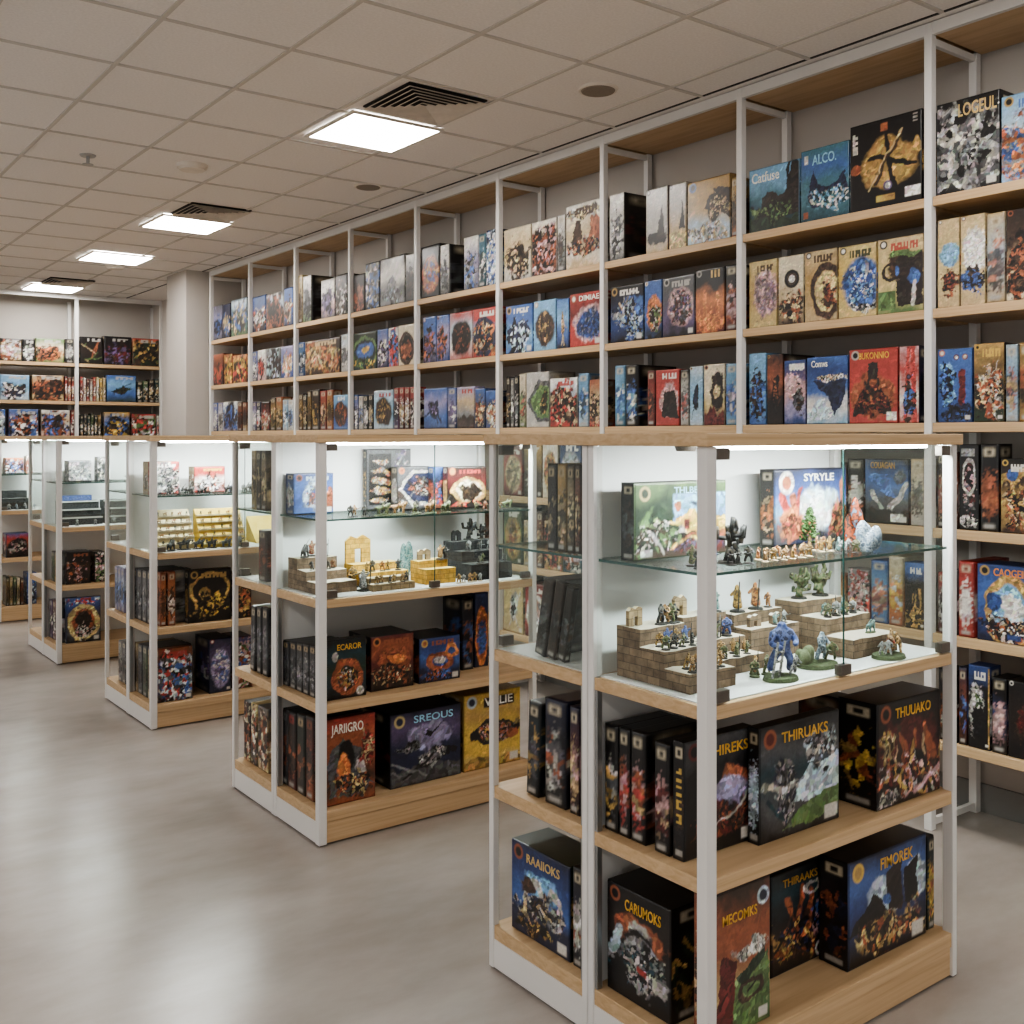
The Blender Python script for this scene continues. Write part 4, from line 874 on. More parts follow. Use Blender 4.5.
# nearest cabinet, middle shelf: five boxes behind one another show their spines at the end
for q, (x0, x1, yt, pal, fg, nm) in enumerate((
        (604, 617.5, 723, 'kkk', 'GAh', 'black spine with gold ornament and pale moon'), (618, 629.5, 727, 'kmk', 'iOr', 'black spine with red and pink fire'),
        (630, 645, 730, 'kmk', 'iYrO', 'black spine with pink and orange explosion'), (653.5, 669, 741, 'mdk', 'msi', 'maroon spine with pale creature'))):
    end_box(0, 'mid', x0, x1, yt, '%s, at the open end of the nearest cabinet' % nm, pal, fg, 'S', d=.13, bd=None, sb='kk')
front_box(0, 'mid', 684, 755, 744, .072, 'black box with yellow spine lettering and blue orange figure, middle shelf, nearest cabinet', 'kkkA', 'O', '', d=.045, st='y', sb='kk', sf='kd', text='THIREKS', t='y', tb=(.6, .86, .6, .09), bd='mk',
          ops=[('blob', .72, .6, .2, .16, 'O', .6), ('blob', .66, .48, .22, .16, 'l', .5), ('clutter', .6, .28, .5, .14, '*mdkO', 60), ('line', .3, .12, .98, .48, .012, 'h')])
front_box(0, 'mid', 759, 840, 730, .045, 'grey green box with pale sky warrior and gold title, middle shelf, nearest cabinet', 'kATAk', 'L', '', d=.2, text='THIRUAKS', t='y', tb=(.55, .87, .58, .095), bd='Om', sb='kk',
          ops=[('poly', [(.35, .3), (.6, .55), (1, .66), (1, .28), (.6, .22)], 'L'), ('clutter', .8, .72, .2, .16, '*haAkL', 40), ('poly', [(.3, .1), (1, .36), (1, .22), (.75, .05)], 'g'), ('clutter', .36, .4, .15, .24, '*knahA', 50), ('line', .05, .5, .42, .42, .025, 'h'), ('line', .1, .36, .3, .2, .02, 'T'), ('blob', .8, .5, .03, .03, 'k', .2), ('rect', .82, .05, .97, .16, 'w')])
front_box(0, 'mid', 843, 858, 700, .11, 'rust red box between two larger boxes, middle shelf, nearest cabinet', 'OmOk', 'kOh', 'X', d=.1, bc=0)
front_box(0, 'mid', 877, 943, 706, .022, 'wide black box with bronze monsters and gold title, middle shelf, nearest cabinet', 'kDkDk', 'O', '', d=.2, text='THUUAKO', t='y', tb=(.55, .87, .56, .1), bd='Ok', bc=0, sb='kk', sf='OyGk',
          ops=[('blob', .5, .55, .5, .3, 'm', .6, .6)] + [('line', .08 + .058 * q, .18 + .3 * ((q * 7) % 5) / 5, .02 + .06 * q + .16 * (((q * 5) % 7) / 7 - .4), .5 + .26 * ((q * 3) % 4) / 4, .012 + .008 * (q % 3), 'OGdOsdO'[q % 7]) for q in range(16)] + [('clutter', .2, .58, .14, .14, '*OGds', 16), ('clutter', .55, .24, .48, .2, '*OdmkikGh', 80), ('line', .6, .1, .95, .26, .03, 'i'), ('clutter', .15, .08, .16, .08, '*hAk', 20)])
# nearest cabinet, bottom shelf
end_box(0, 'base', 606.6, 671, 879, 'black box with war machine and flames, at the open end, bottom of nearest cabinet', 'kkDk', 'a', '', d=.1, text='CARUMOKS', t='y', tb=(.58, .85, .56, .1), bd='Ok', bc=0, sb='kk', sf='Gke',
        ops=[('blob', .5, .58, .36, .16, 'O', .6), ('blob', .5, .6, .16, .12, 'h', .5), ('blob', .48, .42, .3, .24, 'k', .4), ('ring', .55, .42, .26, .16, .2, 'a'), ('clutter', .5, .34, .42, .2, '*kAahTk', 80), ('line', .2, .6, .1, .4, .05, 'L'), ('line', .5, .35, .62, .3, .03, 'r'), ('blob', .85, .25, .1, .08, 'h', .4)])
front_box(0, 'base', 697, 771, 903, .022, 'orange brown box with cartoon valley, front corner of nearest cabinet, bottom shelf', 'gYOOd', 'g', '', d=.028, text='MECOMKS', t='y', tb=(.5, .8, .55, .07), bc=1, sb='OO', sf='dks', h=.225,
          ops=[('poly', [(.0, .02), (.35, .35), (1, .5), (1, .02)], 'g'), ('poly', [(.1, .05), (.2, .55), (.42, .5), (.36, .05)], 'm'), ('poly', [(.42, .38), (.95, .56), (.95, .46), (.5, .3)], 'e'), ('clutter', .7, .55, .26, .06, '*whA', 30), ('ring', .66, .26, .18, .07, .2, 'd'), ('line', .6, .25, .75, .3, .015, 'k'), ('badge', .88, .88, .1, 'L', 'n')])
front_box(0, 'base', 771, 828, 878, .095, 'black box with orange throne of spikes, set back, bottom of nearest cabinet', 'kdkTk', 'O', '', d=.12, text='THIRAAKS', t='G', tb=(.5, .88, .62, .08), bc=0,
          ops=[('line', .4, .3, .3, .72, .04, 'O'), ('line', .5, .3, .5, .78, .045, 'O'), ('line', .6, .3, .68, .74, .04, 'O'), ('clutter', .5, .3, .4, .22, '*OdknG', 70), ('clutter', .85, .45, .15, .2, '*ikb', 16), ('ring', .72, .76, .16, .05, .3, 'h'), ('badge', .86, .1, .09, 'w', 'k')])
front_box(0, 'base', 848, 927, 865, .03, 'large blue box with moonlit giant and gold title, bottom shelf, nearest cabinet', 'knBbn', 'L', '', d=.2, text='FIMOREK', t='y', tb=(.6, .87, .42, .11), bd='yG', sb='kk', sf='nkO',
          ops=[('blob', .45, .55, .22, .2, 'L', .4), ('blob', .86, .6, .14, .2, 'L', .5), ('poly', [(.0, .3), (.3, .62), (.42, .5), (.5, .3)], 'k'), ('poly', [(.5, .4), (.48, .8), (.66, .85), (.7, .4)], 'D'), ('poly', [(.72, .4), (.72, .72), (.9, .84), (.86, .4)], 'k'), ('blob', .48, .52, .06, .06, 'b', .3), ('clutter', .56, .2, .42, .18, '*GdkYDO', 110)])
front_box(0, 'base', 927.6, 942, 838, .034, 'narrow dark green box with gold disc, against the end post of nearest cabinet', 'eTk', 'GyO', 'S', d=.12, spine=1)
# the far side of the nearest cabinet, seen through its open end
end_box(0, 'mid', 525, 538, 700, 'black spine leaning slightly, far side of nearest cabinet, middle shelf', 'kTk', 'GAk', 'S', d=.1, lean=.05)
end_box(0, 'mid', 544, 565, 697, 'thick black box spine with rust emblem, far side of nearest cabinet, middle shelf', 'kkn', 'OAh', 'S', d=.11)
end_box(0, 'mid', 569, 579, 706, 'dark spine with pale face beside the middle post, nearest cabinet', 'kmn', 'is', 'S', d=.1)
end_box(0, 'base', 511, 570, 838, 'blue box with pale engines and gold title, far side of nearest cabinet, bottom shelf', 'nnbBn', 'h', '', d=.09, text='RAAIIOKS', t='s', tb=(.56, .86, .56, .1), bd='Ok', sb='ee', sf='Gk',
        ops=[('blob', .5, .6, .34, .14, 'c', .5), ('ring', .4, .48, .12, .16, .3, 'h'), ('ring', .75, .45, .12, .16, .3, 'h'), ('clutter', .5, .36, .4, .2, '*hdkAsn', 70), ('blob', .3, .58, .14, .1, 'd', .4), ('clutter', .5, .14, .3, .08, '*Gdk', 20)])
end_box(0, 'base', 572, 583, 866, 'dark spine with white bottles picture, beside the middle post, bottom shelf', 'knk', 'whO', 'S', d=.1)
for q, (x0, x1, yt, ln) in enumerate(((533, 544, 577, .2), (545, 555, 578, .2), (556, 564.5, 592, .2))):
    end_box(0, 'deck', x0, x1, yt, ('broad worn brown tome leaning furthest over on the white deck of nearest cabinet', 'second leaning dark tome, grey brown, on the white deck of nearest cabinet', 'third leaning tome, nearly black, on the white deck of nearest cabinet')[q],
            ('AsA', 'AdA', 'dkA')[q], 'dkA', 'S', d=.11, lean=ln, h=(.142, .142, .135)[q], sq='d', sb=('Ad', 'dd', 'DD')[q])
for q, (x0, x1, c, look) in enumerate(((546.5, 556, 'DdD', 'dark violet brown'), (556.5, 566, 'dGG', 'mustard gold'), (566.5, 574, 'dsd', 'tan'), (574.5, 580, 'dOd', 'rust brown'))):
    end_box(0, 'glass', x0, x1, 476, '%s tall book standing on the glass shelf, far side of nearest cabinet' % look, c, 'dsk', 'S', d=.1, h=.155, sq='s')

# nearest cabinet, glass shelf
front_box(0, 'glass', 634, 727, 483.6, .185, 'green box with orange desert temple and blue title, glass shelf of nearest cabinet', 'deeeg', 'o', '', d=.032, bd='Ye', text='THLBES', t='L', tb=(.56, .88, .3, .09), sb='kk', sf='dA', bc=0,
          ops=[('rect', .4, .4, 1, .84, 'c'), ('poly', [(.34, .35), (.34, .48), (.42, .48), (.42, .58), (.5, .58), (.55, .66), (.62, .66), (.66, .58), (1, .6), (1, .35)], 'y'), ('poly', [(.28, .12), (.5, .32), (1, .36), (1, .14)], 'O'), ('line', .3, .16, .8, .3, .025, 'y'), ('rect', .52, .36, .58, .5, 'm'), ('blob', .44, .7, .04, .05, 'O', .2), ('blob', .62, .73, .05, .04, 'n', .4), ('blob', .2, .42, .12, .2, 'g', .7), ('blob', .3, .58, .1, .14, 'e', .6), ('clutter', .22, .3, .22, .2, '*ekgdh', 60), ('line', .16, .36, .28, .06, .014, 'h'), ('clutter', .75, .14, .3, .12, '*dpkAm', 50), ('rect', .06, .04, .18, .13, 'h')])
front_box(0, 'glass', 774, 847, 470, .19, 'blue and red box with fiery dragon and white title, glass shelf of nearest cabinet', 'nAcbBn', 'O', '', d=.034, text='SYRYLE', t='w', tb=(.6, .88, .42, .1), sb='kk', sf='ods', bc=0,
          ops=[('blob', .62, .5, .26, .26, 'L', .4), ('blob', .58, .42, .2, .2, 'w', .6, .6), ('line', .1, .62, .2, .36, .05, 'r'), ('line', .25, .6, .3, .34, .05, 'O'), ('line', .34, .7, .32, .36, .03, 'r'), ('blob', .22, .32, .22, .13, 'o', .8), ('line', .2, .14, .52, .26, .06, 'O'), ('clutter', .25, .24, .25, .14, '*Oodmr', 60), ('line', .93, .2, .94, .8, .03, 'O'), ('clutter', .9, .32, .14, .24, '*dOGkr', 40), ('badge', .16, .82, .1, 'w', 'O'), ('clutter', .7, .08, .32, .08, '*kAn', 30)])
# second cabinet
front_box(1, 'glass', 293.6, 334, 474, .205, 'blue box with silver crest on the glass shelf of the second cabinet', 'bBbB', 'hLw', '', d=.05, bd='Ok', t='L', ops=[('blob', .55, .45, .32, .34, 'L', .3), ('clutter', .55, .42, .28, .28, '*hbBAO', 60), ('blob', .9, .4, .1, .3, 'O', .5)])
front_box(1, 'glass', 366, 411.5, 458, .235, 'tall grey box with grid of small pictures, glass shelf of second cabinet', 'AAA', 'kG', '', d=.02, bc=0, h=.17, ops=[('rect', .05, .08, .55, .92, 'k')] + [('clutter', .3, .17 + .155 * q, .22, .045, '*GhOya', 22) for q in range(5)] + [('clutter', .78, .5, .18, .42, '*haAp', 40)])
front_box(1, 'glass', 397, 430, 467, .19, 'box with steel diamond window and orange badge, glass shelf of second cabinet', 'AdAA', 'h', '', d=.035, bd='oO', bc=0, ops=[('poly', [(.05, .5), (.45, .92), (1, .9), (1, .08), (.45, .06)], 'h'), ('poly', [(.15, .5), (.5, .84), (1, .82), (1, .14), (.5, .14)], 'n'), ('clutter', .68, .48, .3, .28, '*hdAOk', 60)])
front_box(1, 'glass', 433, 446, 467, .16, 'narrow dark box with blue and red spots, glass shelf of second cabinet', 'kOkb', 'bOrk', 'C', d=.05, bc=0)
front_box(1, 'glass', 447, 487, 467, .13, 'maroon black box with golden oval portrait, glass shelf of second cabinet', 'DkmD', 'G', '', d=.06, t='r', bd='oG', bc=0, ops=[('blob', .55, .42, .4, .28, 'S', .1), ('ring', .55, .42, .4, .28, .14, 'G'), ('clutter', .55, .4, .3, .18, '*Ddk', 40), ('clutter', .55, .1, .45, .06, '*rGk', 16)])
for q, x in enumerate((282, 289.5, 296, 302.5, 309)):
    end_box(1, 'mid', x, x + 6.4, 640 + q * 1.2, 'charcoal spine, %s of five at the open end of second cabinet' % ORD[q], 'kAk', 'Aak', 'S', d=.12, sq='s')
front_box(1, 'mid', 322, 367, 642, .03, 'dark green box with bronze ring and yellow title, middle shelf, second cabinet', 'kTeTk', 'O', '', d=.026, text='ECAROR', t='y', tb=(.6, .86, .56, .1), bc=0, ops=[('ring', .58, .36, .3, .27, .22, 'O'), ('blob', .58, .36, .24, .2, 'k', .3), ('clutter', .58, .34, .24, .18, '*hkdOG', 40), ('badge', .85, .1, .09, 'w', 'h'), ('blob', .3, .7, .08, .08, 'h', .5)], sb='kk')
front_box(1, 'mid', 370.5, 414.5, 638, .045, 'red orange box with coiled dragon, middle shelf, second cabinet', 'kdmOm', 'O', '', d=.12, t='O', bd='ok', bc=0, ops=[('ring', .55, .55, .3, .2, .3, 'O'), ('blob', .6, .55, .2, .1, 'o', .6), ('clutter', .5, .25, .5, .18, '*dkDOs', 70)], sb='kk')
front_box(1, 'mid', 419, 460.6, 640, .045, 'blue box with orange shell ring, middle shelf, second cabinet', 'knbBB', 'O', '', d=.12, t='O', bd='yO', ops=[('blob', .5, .42, .36, .24, 'B', .2), ('ring', .5, .44, .26, .18, .28, 'O'), ('blob', .5, .46, .16, .1, 'h', .4), ('ring', .8, .66, .14, .12, .3, 'o'), ('clutter', .5, .14, .45, .1, '*Okbn', 40)], sb='kk')
front_box(1, 'mid', 462, 474, 626, .11, 'tall dark spine with blue and rust panels, second cabinet', 'knk', 'bOk', 'S', d=.1, spine=1, h=.2)
front_box(1, 'mid', 474.5, 489, 622, .12, 'tall indigo box with orange ring at the post, second cabinet', 'nkB', 'oOb', 'O', d=.1, bc=0, h=.21)
for q, (x, pal, sq, look) in enumerate(((279.5, 'kAk', 'a', 'black grey'), (287.5, 'mdk', 'r', 'dark red'), (296.5, 'dek', 's', 'dark olive'), (305.5, 'OmD', 'O', 'orange topped'))):
    end_box(1, 'base', x, x + 8, 708 + q * 2.5, '%s spine at the open end of second cabinet, bottom shelf' % look, pal, 'dOk', 'S', d=.14, sq=sq)
front_box(1, 'base', 318, 376, 722, .028, 'orange red box with coiled serpent and white title, bottom shelf, second cabinet', 'OdOOr', 'k', '', d=.022, text='JARIIGRO', t='w', tb=(.45, .87, .62, .11), bc=0, sb='mm', h=.215, ops=[('poly', [(.1, .1), (.1, .6), (.35, .75), (.75, .6), (.8, .2), (.5, .06)], 'A'), ('blob', .42, .55, .18, .2, 'k', .4), ('blob', .38, .42, .14, .16, 'o', .3), ('blob', .72, .36, .1, .16, 'h', .6), ('clutter', .5, .2, .42, .14, '*dkYAO', 50), ('clutter', .85, .55, .14, .2, '*srm', 24)])
front_box(1, 'base', 390, 461.5, 716, .045, 'large navy box with grey gunship and pale title, bottom shelf, second cabinet', 'knnpn', 'h', '', d=.2, text='SREOUS', t='L', tb=(.6, .88, .56, .1), bd='Yn', bc=0, sb='kk', sf='nkm', ops=[('blob', .55, .62, .3, .2, 'l', .6, .7), ('poly', [(.25, .12), (.5, .42), (.68, .46), (.98, .36), (.95, .3), (.62, .3), (.45, .1)], 'k'), ('clutter', .55, .36, .22, .1, '*ahkA', 40), ('hill', .2, .1, 'A', .3), ('poly', [(.48, .66), (.56, .62), (.74, .74), (.6, .68), (.52, .72)], 'k'), ('clutter', .2, .5, .2, .06, '*aAk', 20), ('line', .2, .1, .6, .38, .02, 'k'), ('line', .05, .3, .5, .12, .012, 'a')])
front_box(1, 'base', 463.6, 521, 697, .045, 'bright yellow box with armoured tank, bottom shelf, second cabinet', 'YyyGy', 'd', '', d=.12, text='VALIE', t='w', tb=(.6, .87, .5, .11), bd='Ln', sb='GG', sf='dk', ops=[('rect', .34, .8, .88, .93, 'D'), ('poly', [(.12, .4), (.25, .55), (.45, .64), (.75, .62), (.95, .5), (.9, .36), (.3, .3)], 'D'), ('clutter', .54, .45, .36, .13, '*dkiAGO', 60), ('blob', .2, .42, .1, .08, 'k', .4), ('blob', .85, .4, .1, .08, 'O', .5), ('hill', .12, .06, 'G')])
end_box(1, 'deck', 258, 266, 530, 'brown book standing on the deck, far side of second cabinet', 'dmA', 'dO', 'S', d=.1, h=.14)
for q, (x0, x1, c) in enumerate(((251, 255.5, 'YAs'), (256, 260.5, 'AdA'), (261, 266, 'dsA'))):
    end_box(1, 'glass', x0, x1, 455, '%s tall spine on the glass shelf, far side of second cabinet' % ('cream', 'grey', 'brown')[q], c, 'dks', 'S', d=.1, h=.165)
for q, (x0, x1) in enumerate(((249.5, 254.5), (256.5, 261), (262, 267.5))):
    end_box(1, 'mid', x0, x1, 605 + q, ('black spine leaning, first of three on far side of second cabinet', 'black spine, middle of three on far side of second cabinet', 'black spine, by the middle post on far side of second cabinet')[q], 'kAk', 'aA', 'S', d=.1, lean=.05 if q == 0 else 0)
for q, (x0, x1, c) in enumerate(((243.5, 250, 'sAd'), (250.5, 257, 'AdY'), (257.5, 268, 'sGA'))):
    end_box(1, 'base', x0, x1, 700 + q * 2.5, '%s box, bottom shelf, far side of second cabinet' % ('cream and brown', 'grey brown', 'tan marbled')[q], c, 'dkSO', 'X', d=.1, bc=0)
# third cabinet
front_box(2, 'glass', 147, 180, 462, .11, 'red box with white and grey fighters, glass shelf of third cabinet', 'rirr', 'whAk', 'X', d=.06, t='w', bc=0, sb='ss')
front_box(2, 'glass', 194, 225.5, 467, .13, 'red box with white cloud and beast, glass shelf of third cabinet', 'riwrr', 'whOk', 'C', d=.06, t='y', bc=0, sb='ds')
for q in range(4): end_box(2, 'mid', 132 + q * 5, 136.4 + q * 5, 568 + q * .8, 'grey spine, %s of four at the open end of third cabinet' % ORD[q], 'AaA', 'ka', 'S', d=.14)
front_box(2, 'mid', 160, 166.5, 573, .03, 'thin orange spine beside the front post of third cabinet', 'OoO', 'dk', 'S', d=.1, spine=1)
front_box(2, 'mid', 167.5, 176, 572, .03, 'wider orange spine with white emblem, third cabinet', 'OoO', 'kw', 'S', d=.1, spine=1)
front_box(2, 'mid', 188, 231.5, 571, .03, 'large black box with golden lanterns, middle shelf, third cabinet', 'kkDkk', 'G', '', d=.12, t='G', bc=0, bd='Gk', ops=[('blob', .4, .5, .13, .16, 'G', .4), ('blob', .7, .5, .08, .08, 'y', .4), ('blob', .22, .3, .08, .1, 'G', .4), ('ring', .5, .6, .42, .34, .08, 'G'), ('clutter', .52, .3, .45, .22, '*GkdyDk', 80)])
front_box(2, 'mid', 237, 252, 574, .03, 'dark box with gold figures at the end of third cabinet', 'kdk', 'GOk', 'C', d=.1, bc=0)
for q in range(4): end_box(2, 'base', 133 + q * 4.8, 137.2 + q * 4.8, 642 + q * 1.5, '%s spine, bottom shelf at open end of third cabinet' % ('tan grey', 'light grey', 'olive grey', 'cream grey')[q], ('sAs', 'AaA', 'AgA', 'SsA')[q], 'kd', 'S', d=.14)
front_box(2, 'base', 158, 193, 650, .025, 'box with blue and red robot crowd, bottom shelf, third cabinet', 'kBAkO', 'bLkrwA', 'X', d=.03, t='r', bc=1)
front_box(2, 'base', 209, 231.5, 640, .05, 'navy violet box with pale dragon and red badge, bottom shelf, third cabinet', 'nnpn', 'lpbw', 'Q', d=.14, bd='rw')
front_box(2, 'base', 233.5, 253, 638, .06, 'multicoloured box with bright crowd, bottom shelf, third cabinet', 'kOBp', 'gOiwb', 'X', d=.12, bc=0)
for q in range(3): end_box(2, 'mid', 114.5 + q * 3.2, 117.4 + q * 3.2, 566 + q, 'pale blue spine, %s of three, far side of third cabinet' % ORD[q], 'lLl', 'bk', 'S', d=.1)
for q in range(2): end_box(2, 'base', 118 + q * 4, 121.6 + q * 4, 640 + q, '%s grey spine, bottom shelf, far side of third cabinet' % ('pale', 'dark')[q], ('aha', 'AaA')[q], 'kd', 'S', d=.1)
# fourth and fifth cabinets
front_box(3, 'glass', 68, 92, 461, .12, 'grey box with white square, glass shelf of fourth cabinet', 'aAaA', 'haA', 'X', d=.07, bc=0, sb='aa')
front_box(3, 'glass', 97, 107, 457, .16, 'tall grey box standing upright, glass shelf of fourth cabinet', 'AaA', 'hkA', 'X', d=.05, bc=0)
for q in range(3): end_box(3, 'mid', 51 + q * 3.2, 54 + q * 3.2, 551, '%s spine, middle shelf at open end of fourth cabinet' % ('olive', 'mustard', 'grey')[q], ('egA', 'GyA', 'AaA')[q], 'kd', 'S', d=.12)
front_box(3, 'mid', 66, 91, 552, .03, 'dark box with orange title and dark rider, fourth cabinet', 'kDdkk', 'kdiO', 'C', d=.1, t='O', bc=0)
front_box(3, 'mid', 94.5, 105, 552, .04, 'dark box with green and pink figures, fourth cabinet', 'kAk', 'giwk', 'X', d=.1, bc=0)
for q in range(3): end_box(3, 'base', 49 + q * 3.4, 52.2 + q * 3.6, 599 + q, '%s spine, bottom shelf at open end of fourth cabinet' % ('plum', 'wine red', 'slate')[q], ('pmp', 'mdm', 'AnA')[q], 'kw', 'S', d=.12)
front_box(3, 'base', 66, 101, 599, .03, 'box with black beast in red and yellow ring, bottom shelf, fourth cabinet', 'kAdBb', 'D', '', d=.12, bc=1, ops=[('blob', .5, .42, .42, .36, 'O', .3), ('ring', .5, .44, .42, .36, .14, 'Y'), ('blob', .5, .5, .28, .22, 'D', .5), ('clutter', .5, .24, .3, .16, '*hiDk', 40), ('clutter', .5, .9, .5, .08, '*bLr', 20)])
front_box(4, 'glass', 5, 24, 458, .16, 'orange topped box with blue crowd, glass shelf of fifth cabinet', 'LkOo', 'wbkO', 'X', d=.06, bc=0)
front_box(4, 'glass', 26, 33, 456, .14, 'orange and white box, glass shelf of fifth cabinet', 'oOw', 'rwO', 'X', d=.06, bc=0)
front_box(4, 'mid', 6, 29, 534, .03, 'box with dark beast and orange sky, fifth cabinet', 'kdOrb', 'khDi', 'Q', d=.1, bc=0)
for q in range(5): front_box(4, 'base', 6 + q * 3.6, 9.4 + q * 3.6, 577 + q * .4, .03, '%s spine, bottom shelf of fifth cabinet' % ('dark olive', 'tan', 'grey green', 'cream', 'brown')[q], ('eGe', 'sYs', 'gAg', 'SYS', 'dOd')[q], 'kd', 'S', d=.1, spine=1)
front_box(4, 'base', 27, 37, 573, .03, 'blue box, bottom shelf of fifth cabinet', 'nbb', 'Lnk', 'C', d=.1, bc=0)

# ------------------------------------------------------------------ model scenery
def prism(name, mat, prof, v0, v1, org, parent=None, bevel=.0015, rough=0, seed=1):
    """Stair profile [(u, z)...] carried along v."""
    bm = bmesh.new(); rng = random.Random(seed)
    n = max(1, int((v1 - v0) / .02)); rows = []
    for k in range(n + 1):
        v = v0 + (v1 - v0) * k / n
        rows.append([bm.verts.new((Vector((v, u, z)) - org + Vector((0, rng.uniform(-rough, rough), rng.uniform(-rough, rough) if z > org.z + .004 else 0))) * S) for u, z in prof])
    m = len(prof)
    for a, b_ in zip(rows, rows[1:]):
        for i in range(m): bm.faces.new((a[i], a[(i + 1) % m], b_[(i + 1) % m], b_[i]))
    bm.faces.new(rows[0][::-1]); bm.faces.new(rows[-1])
    bmesh.ops.recalc_face_normals(bm, faces=bm.faces)
    o = finish(bm, name, mat, parent)
    return o
def terrain(label, u0, u1, v0, v1, tops, z0, mat, slabs=(), seed=1, name='model_ruin'):
    """Stepped masonry: tops = heights from the rear step to the front step, rising away from the glass."""
    n = len(tops); us = [u0 + (u1 - u0) * k / n for k in range(n + 1)]
    prof = [(u0, z0)]
    for k in range(n): prof += [(us[k], z0 + tops[n - 1 - k]), (us[k + 1] if k == n - 1 else us[k + 1], z0 + tops[n - 1 - k])]
    prof += [(u1, z0)]
    org = Vector(((v0 + v1) / 2, (u0 + u1) / 2, z0)); loc = org * S
    o = prism(name, mat, prof, v0, v1, org, rough=.0012, seed=seed); o.location = loc + Vector((0, 0, .0005))
    tag(o, label, 'model scenery', 'stepped model ruins')
    for (su, sv, w, h, col) in slabs:                           # broken standing wall pieces with a window each
        bm = bmesh.new(); r = random.Random(seed + 5)
        pts = [(-w / 2, 0), (-w * .14, 0), (-w * .14, h * .5), (w * .14, h * .5), (w * .14, 0), (w / 2, 0), (w / 2, h * r.uniform(.7, .95)), (w * .2, h), (-w * .05, h * .88), (-w * .3, h * .98), (-w / 2, h * .8)]
        f = [bm.verts.new((x * S, -.004 * S, z * S)) for x, z in pts]; b_ = [bm.verts.new((x * S, .004 * S, z * S)) for x, z in pts]
        bm.faces.new(f); bm.faces.new(b_[::-1])
        for i in range(len(pts)): j = (i + 1) % len(pts); bm.faces.new((f[j], f[i], b_[i], b_[j]))
        bmesh.ops.recalc_face_normals(bm, faces=bm.faces)
        k = min(n - 1, max(0, int((su - u0) / (u1 - u0) * n)))
        s = finish(bm, 'ruined_wall', col, o); s.location = (Vector((sv, su, z0 + tops[n - 1 - k])) - org) * S
    return o
D = LV['deck'] + .0004
terrain('brown brick steps with broken wall on top, behind corner glass of nearest cabinet', 1.118, 1.283, 1.18, 1.285, (.083, .056, .03), D, 'stone_brown', [(1.262, 1.2, .03, .032, 'stone_tan')], 1)
terrain('low brown brick steps just past the front corner post, nearest cabinet', 1.17, 1.30, 1.31, 1.42, (.085, .05, .026), D, 'stone_brown', [(1.28, 1.325, .03, .035, 'stone_tan')], 2)
terrain('brown stone platform behind the blue giant, nearest cabinet', 1.215, 1.295, 1.438, 1.57, (.078, .056), D, 'stone_brown', [(1.236, 1.47, .03, .022, 'stone_brown'), (1.236, 1.53, .03, .02, 'stone_brown')], 3)
terrain('wide stepped brick ruin with green models, by the far door, nearest cabinet', 1.12, 1.295, 1.60, 1.735, (.087, .062, .034), D, 'stone_brown', [], 4)
terrain('brown brick steps beside the front post of second cabinet', 2.385, 2.55, 1.175, 1.29, (.08, .052, .028), D, 'stone_brown', [], 5)
terrain('yellow plaster ruin with a tall panel, middle of second cabinet deck', 2.43, 2.53, 1.33, 1.47, (.055, .036), D, 'stone_yellow', [(2.52, 1.365, .075, .075, 'stone_yellow')], 6)
terrain('low yellow walled ruin, past the door seam on second cabinet deck', 2.37, 2.45, 1.49, 1.585, (.06, .04), D, 'stone_yellow', [(2.43, 1.52, .04, .03, 'stone_tan')], 7)
terrain('low grey brick ruin in front of the yellow panel, second cabinet', 2.345, 2.41, 1.315, 1.44, (.03, .018), D, 'stone_tan', [], 8)
terrain('black fortress steps with black figures on top, second cabinet', 2.36, 2.50, 1.63, 1.77, (.1, .075, .045), D, 'stone_dark', [(2.48, 1.66, .03, .03, 'stone_dark')], 9)
terrain('dark ruined block on the deck of fifth cabinet', 6.2, 6.32, 1.18, 1.32, (.1, .06), D, 'stone_dark', [], 10)
def tray(label, u, v0, v1, mat, tilt=.5, i=2):
    """A tilted display tray: board, ledges and triangular cheeks."""
    vm = (v0 + v1) / 2; w = v1 - v0; h = .135
    t = empty('display_tray', u, vm, D); tag(t, label, 'display tray', 'tilted trays in the third cabinet')
    bm = bmesh.new()
    pr = [(0, 0), (0, .012), (.075, h), (.085, h), (.085, 0)]
    a = [bm.verts.new((-w / 2 * S, y * S, z * S)) for y, z in pr]; b_ = [bm.verts.new((w / 2 * S, y * S, z * S)) for y, z in pr]
    bm.faces.new(a); bm.faces.new(b_[::-1])
    for q in range(5): bm.faces.new((a[q], b_[q], b_[(q + 1) % 5], a[(q + 1) % 5]))
    bmesh.ops.recalc_face_normals(bm, faces=bm.faces); finish(bm, 'board', mat, t)
    rows = 5
    for q in range(rows):
        f = q / rows; y = .075 * f; z = .012 + (h - .012) * f
        s = slab('ledge', 'tray_tan' if mat == 'tray_yellow' else 'base_sand', -.006, .004, -w / 2, w / 2, 0, .005, t); s.location = (0, (y - .004) * S, z * S)
    s = slab('sign', 'tray_yellow', -.001, .001, -w / 2 + .01, w / 2 - .01, 0, .02, t); s.location = (0, .066 * S, .112 * S); s.rotation_euler = (-.54, 0, 0)
    return t, vm, w, h, rows
TR = [tray('pale tan tilted tray of tiny models, beside the front post of third cabinet', 3.66, 1.2, 1.33, 'tray_tan'), tray('yellow topped tilted tray of tiny models, middle of third cabinet deck', 3.64, 1.345, 1.515, 'tray_yellow')]
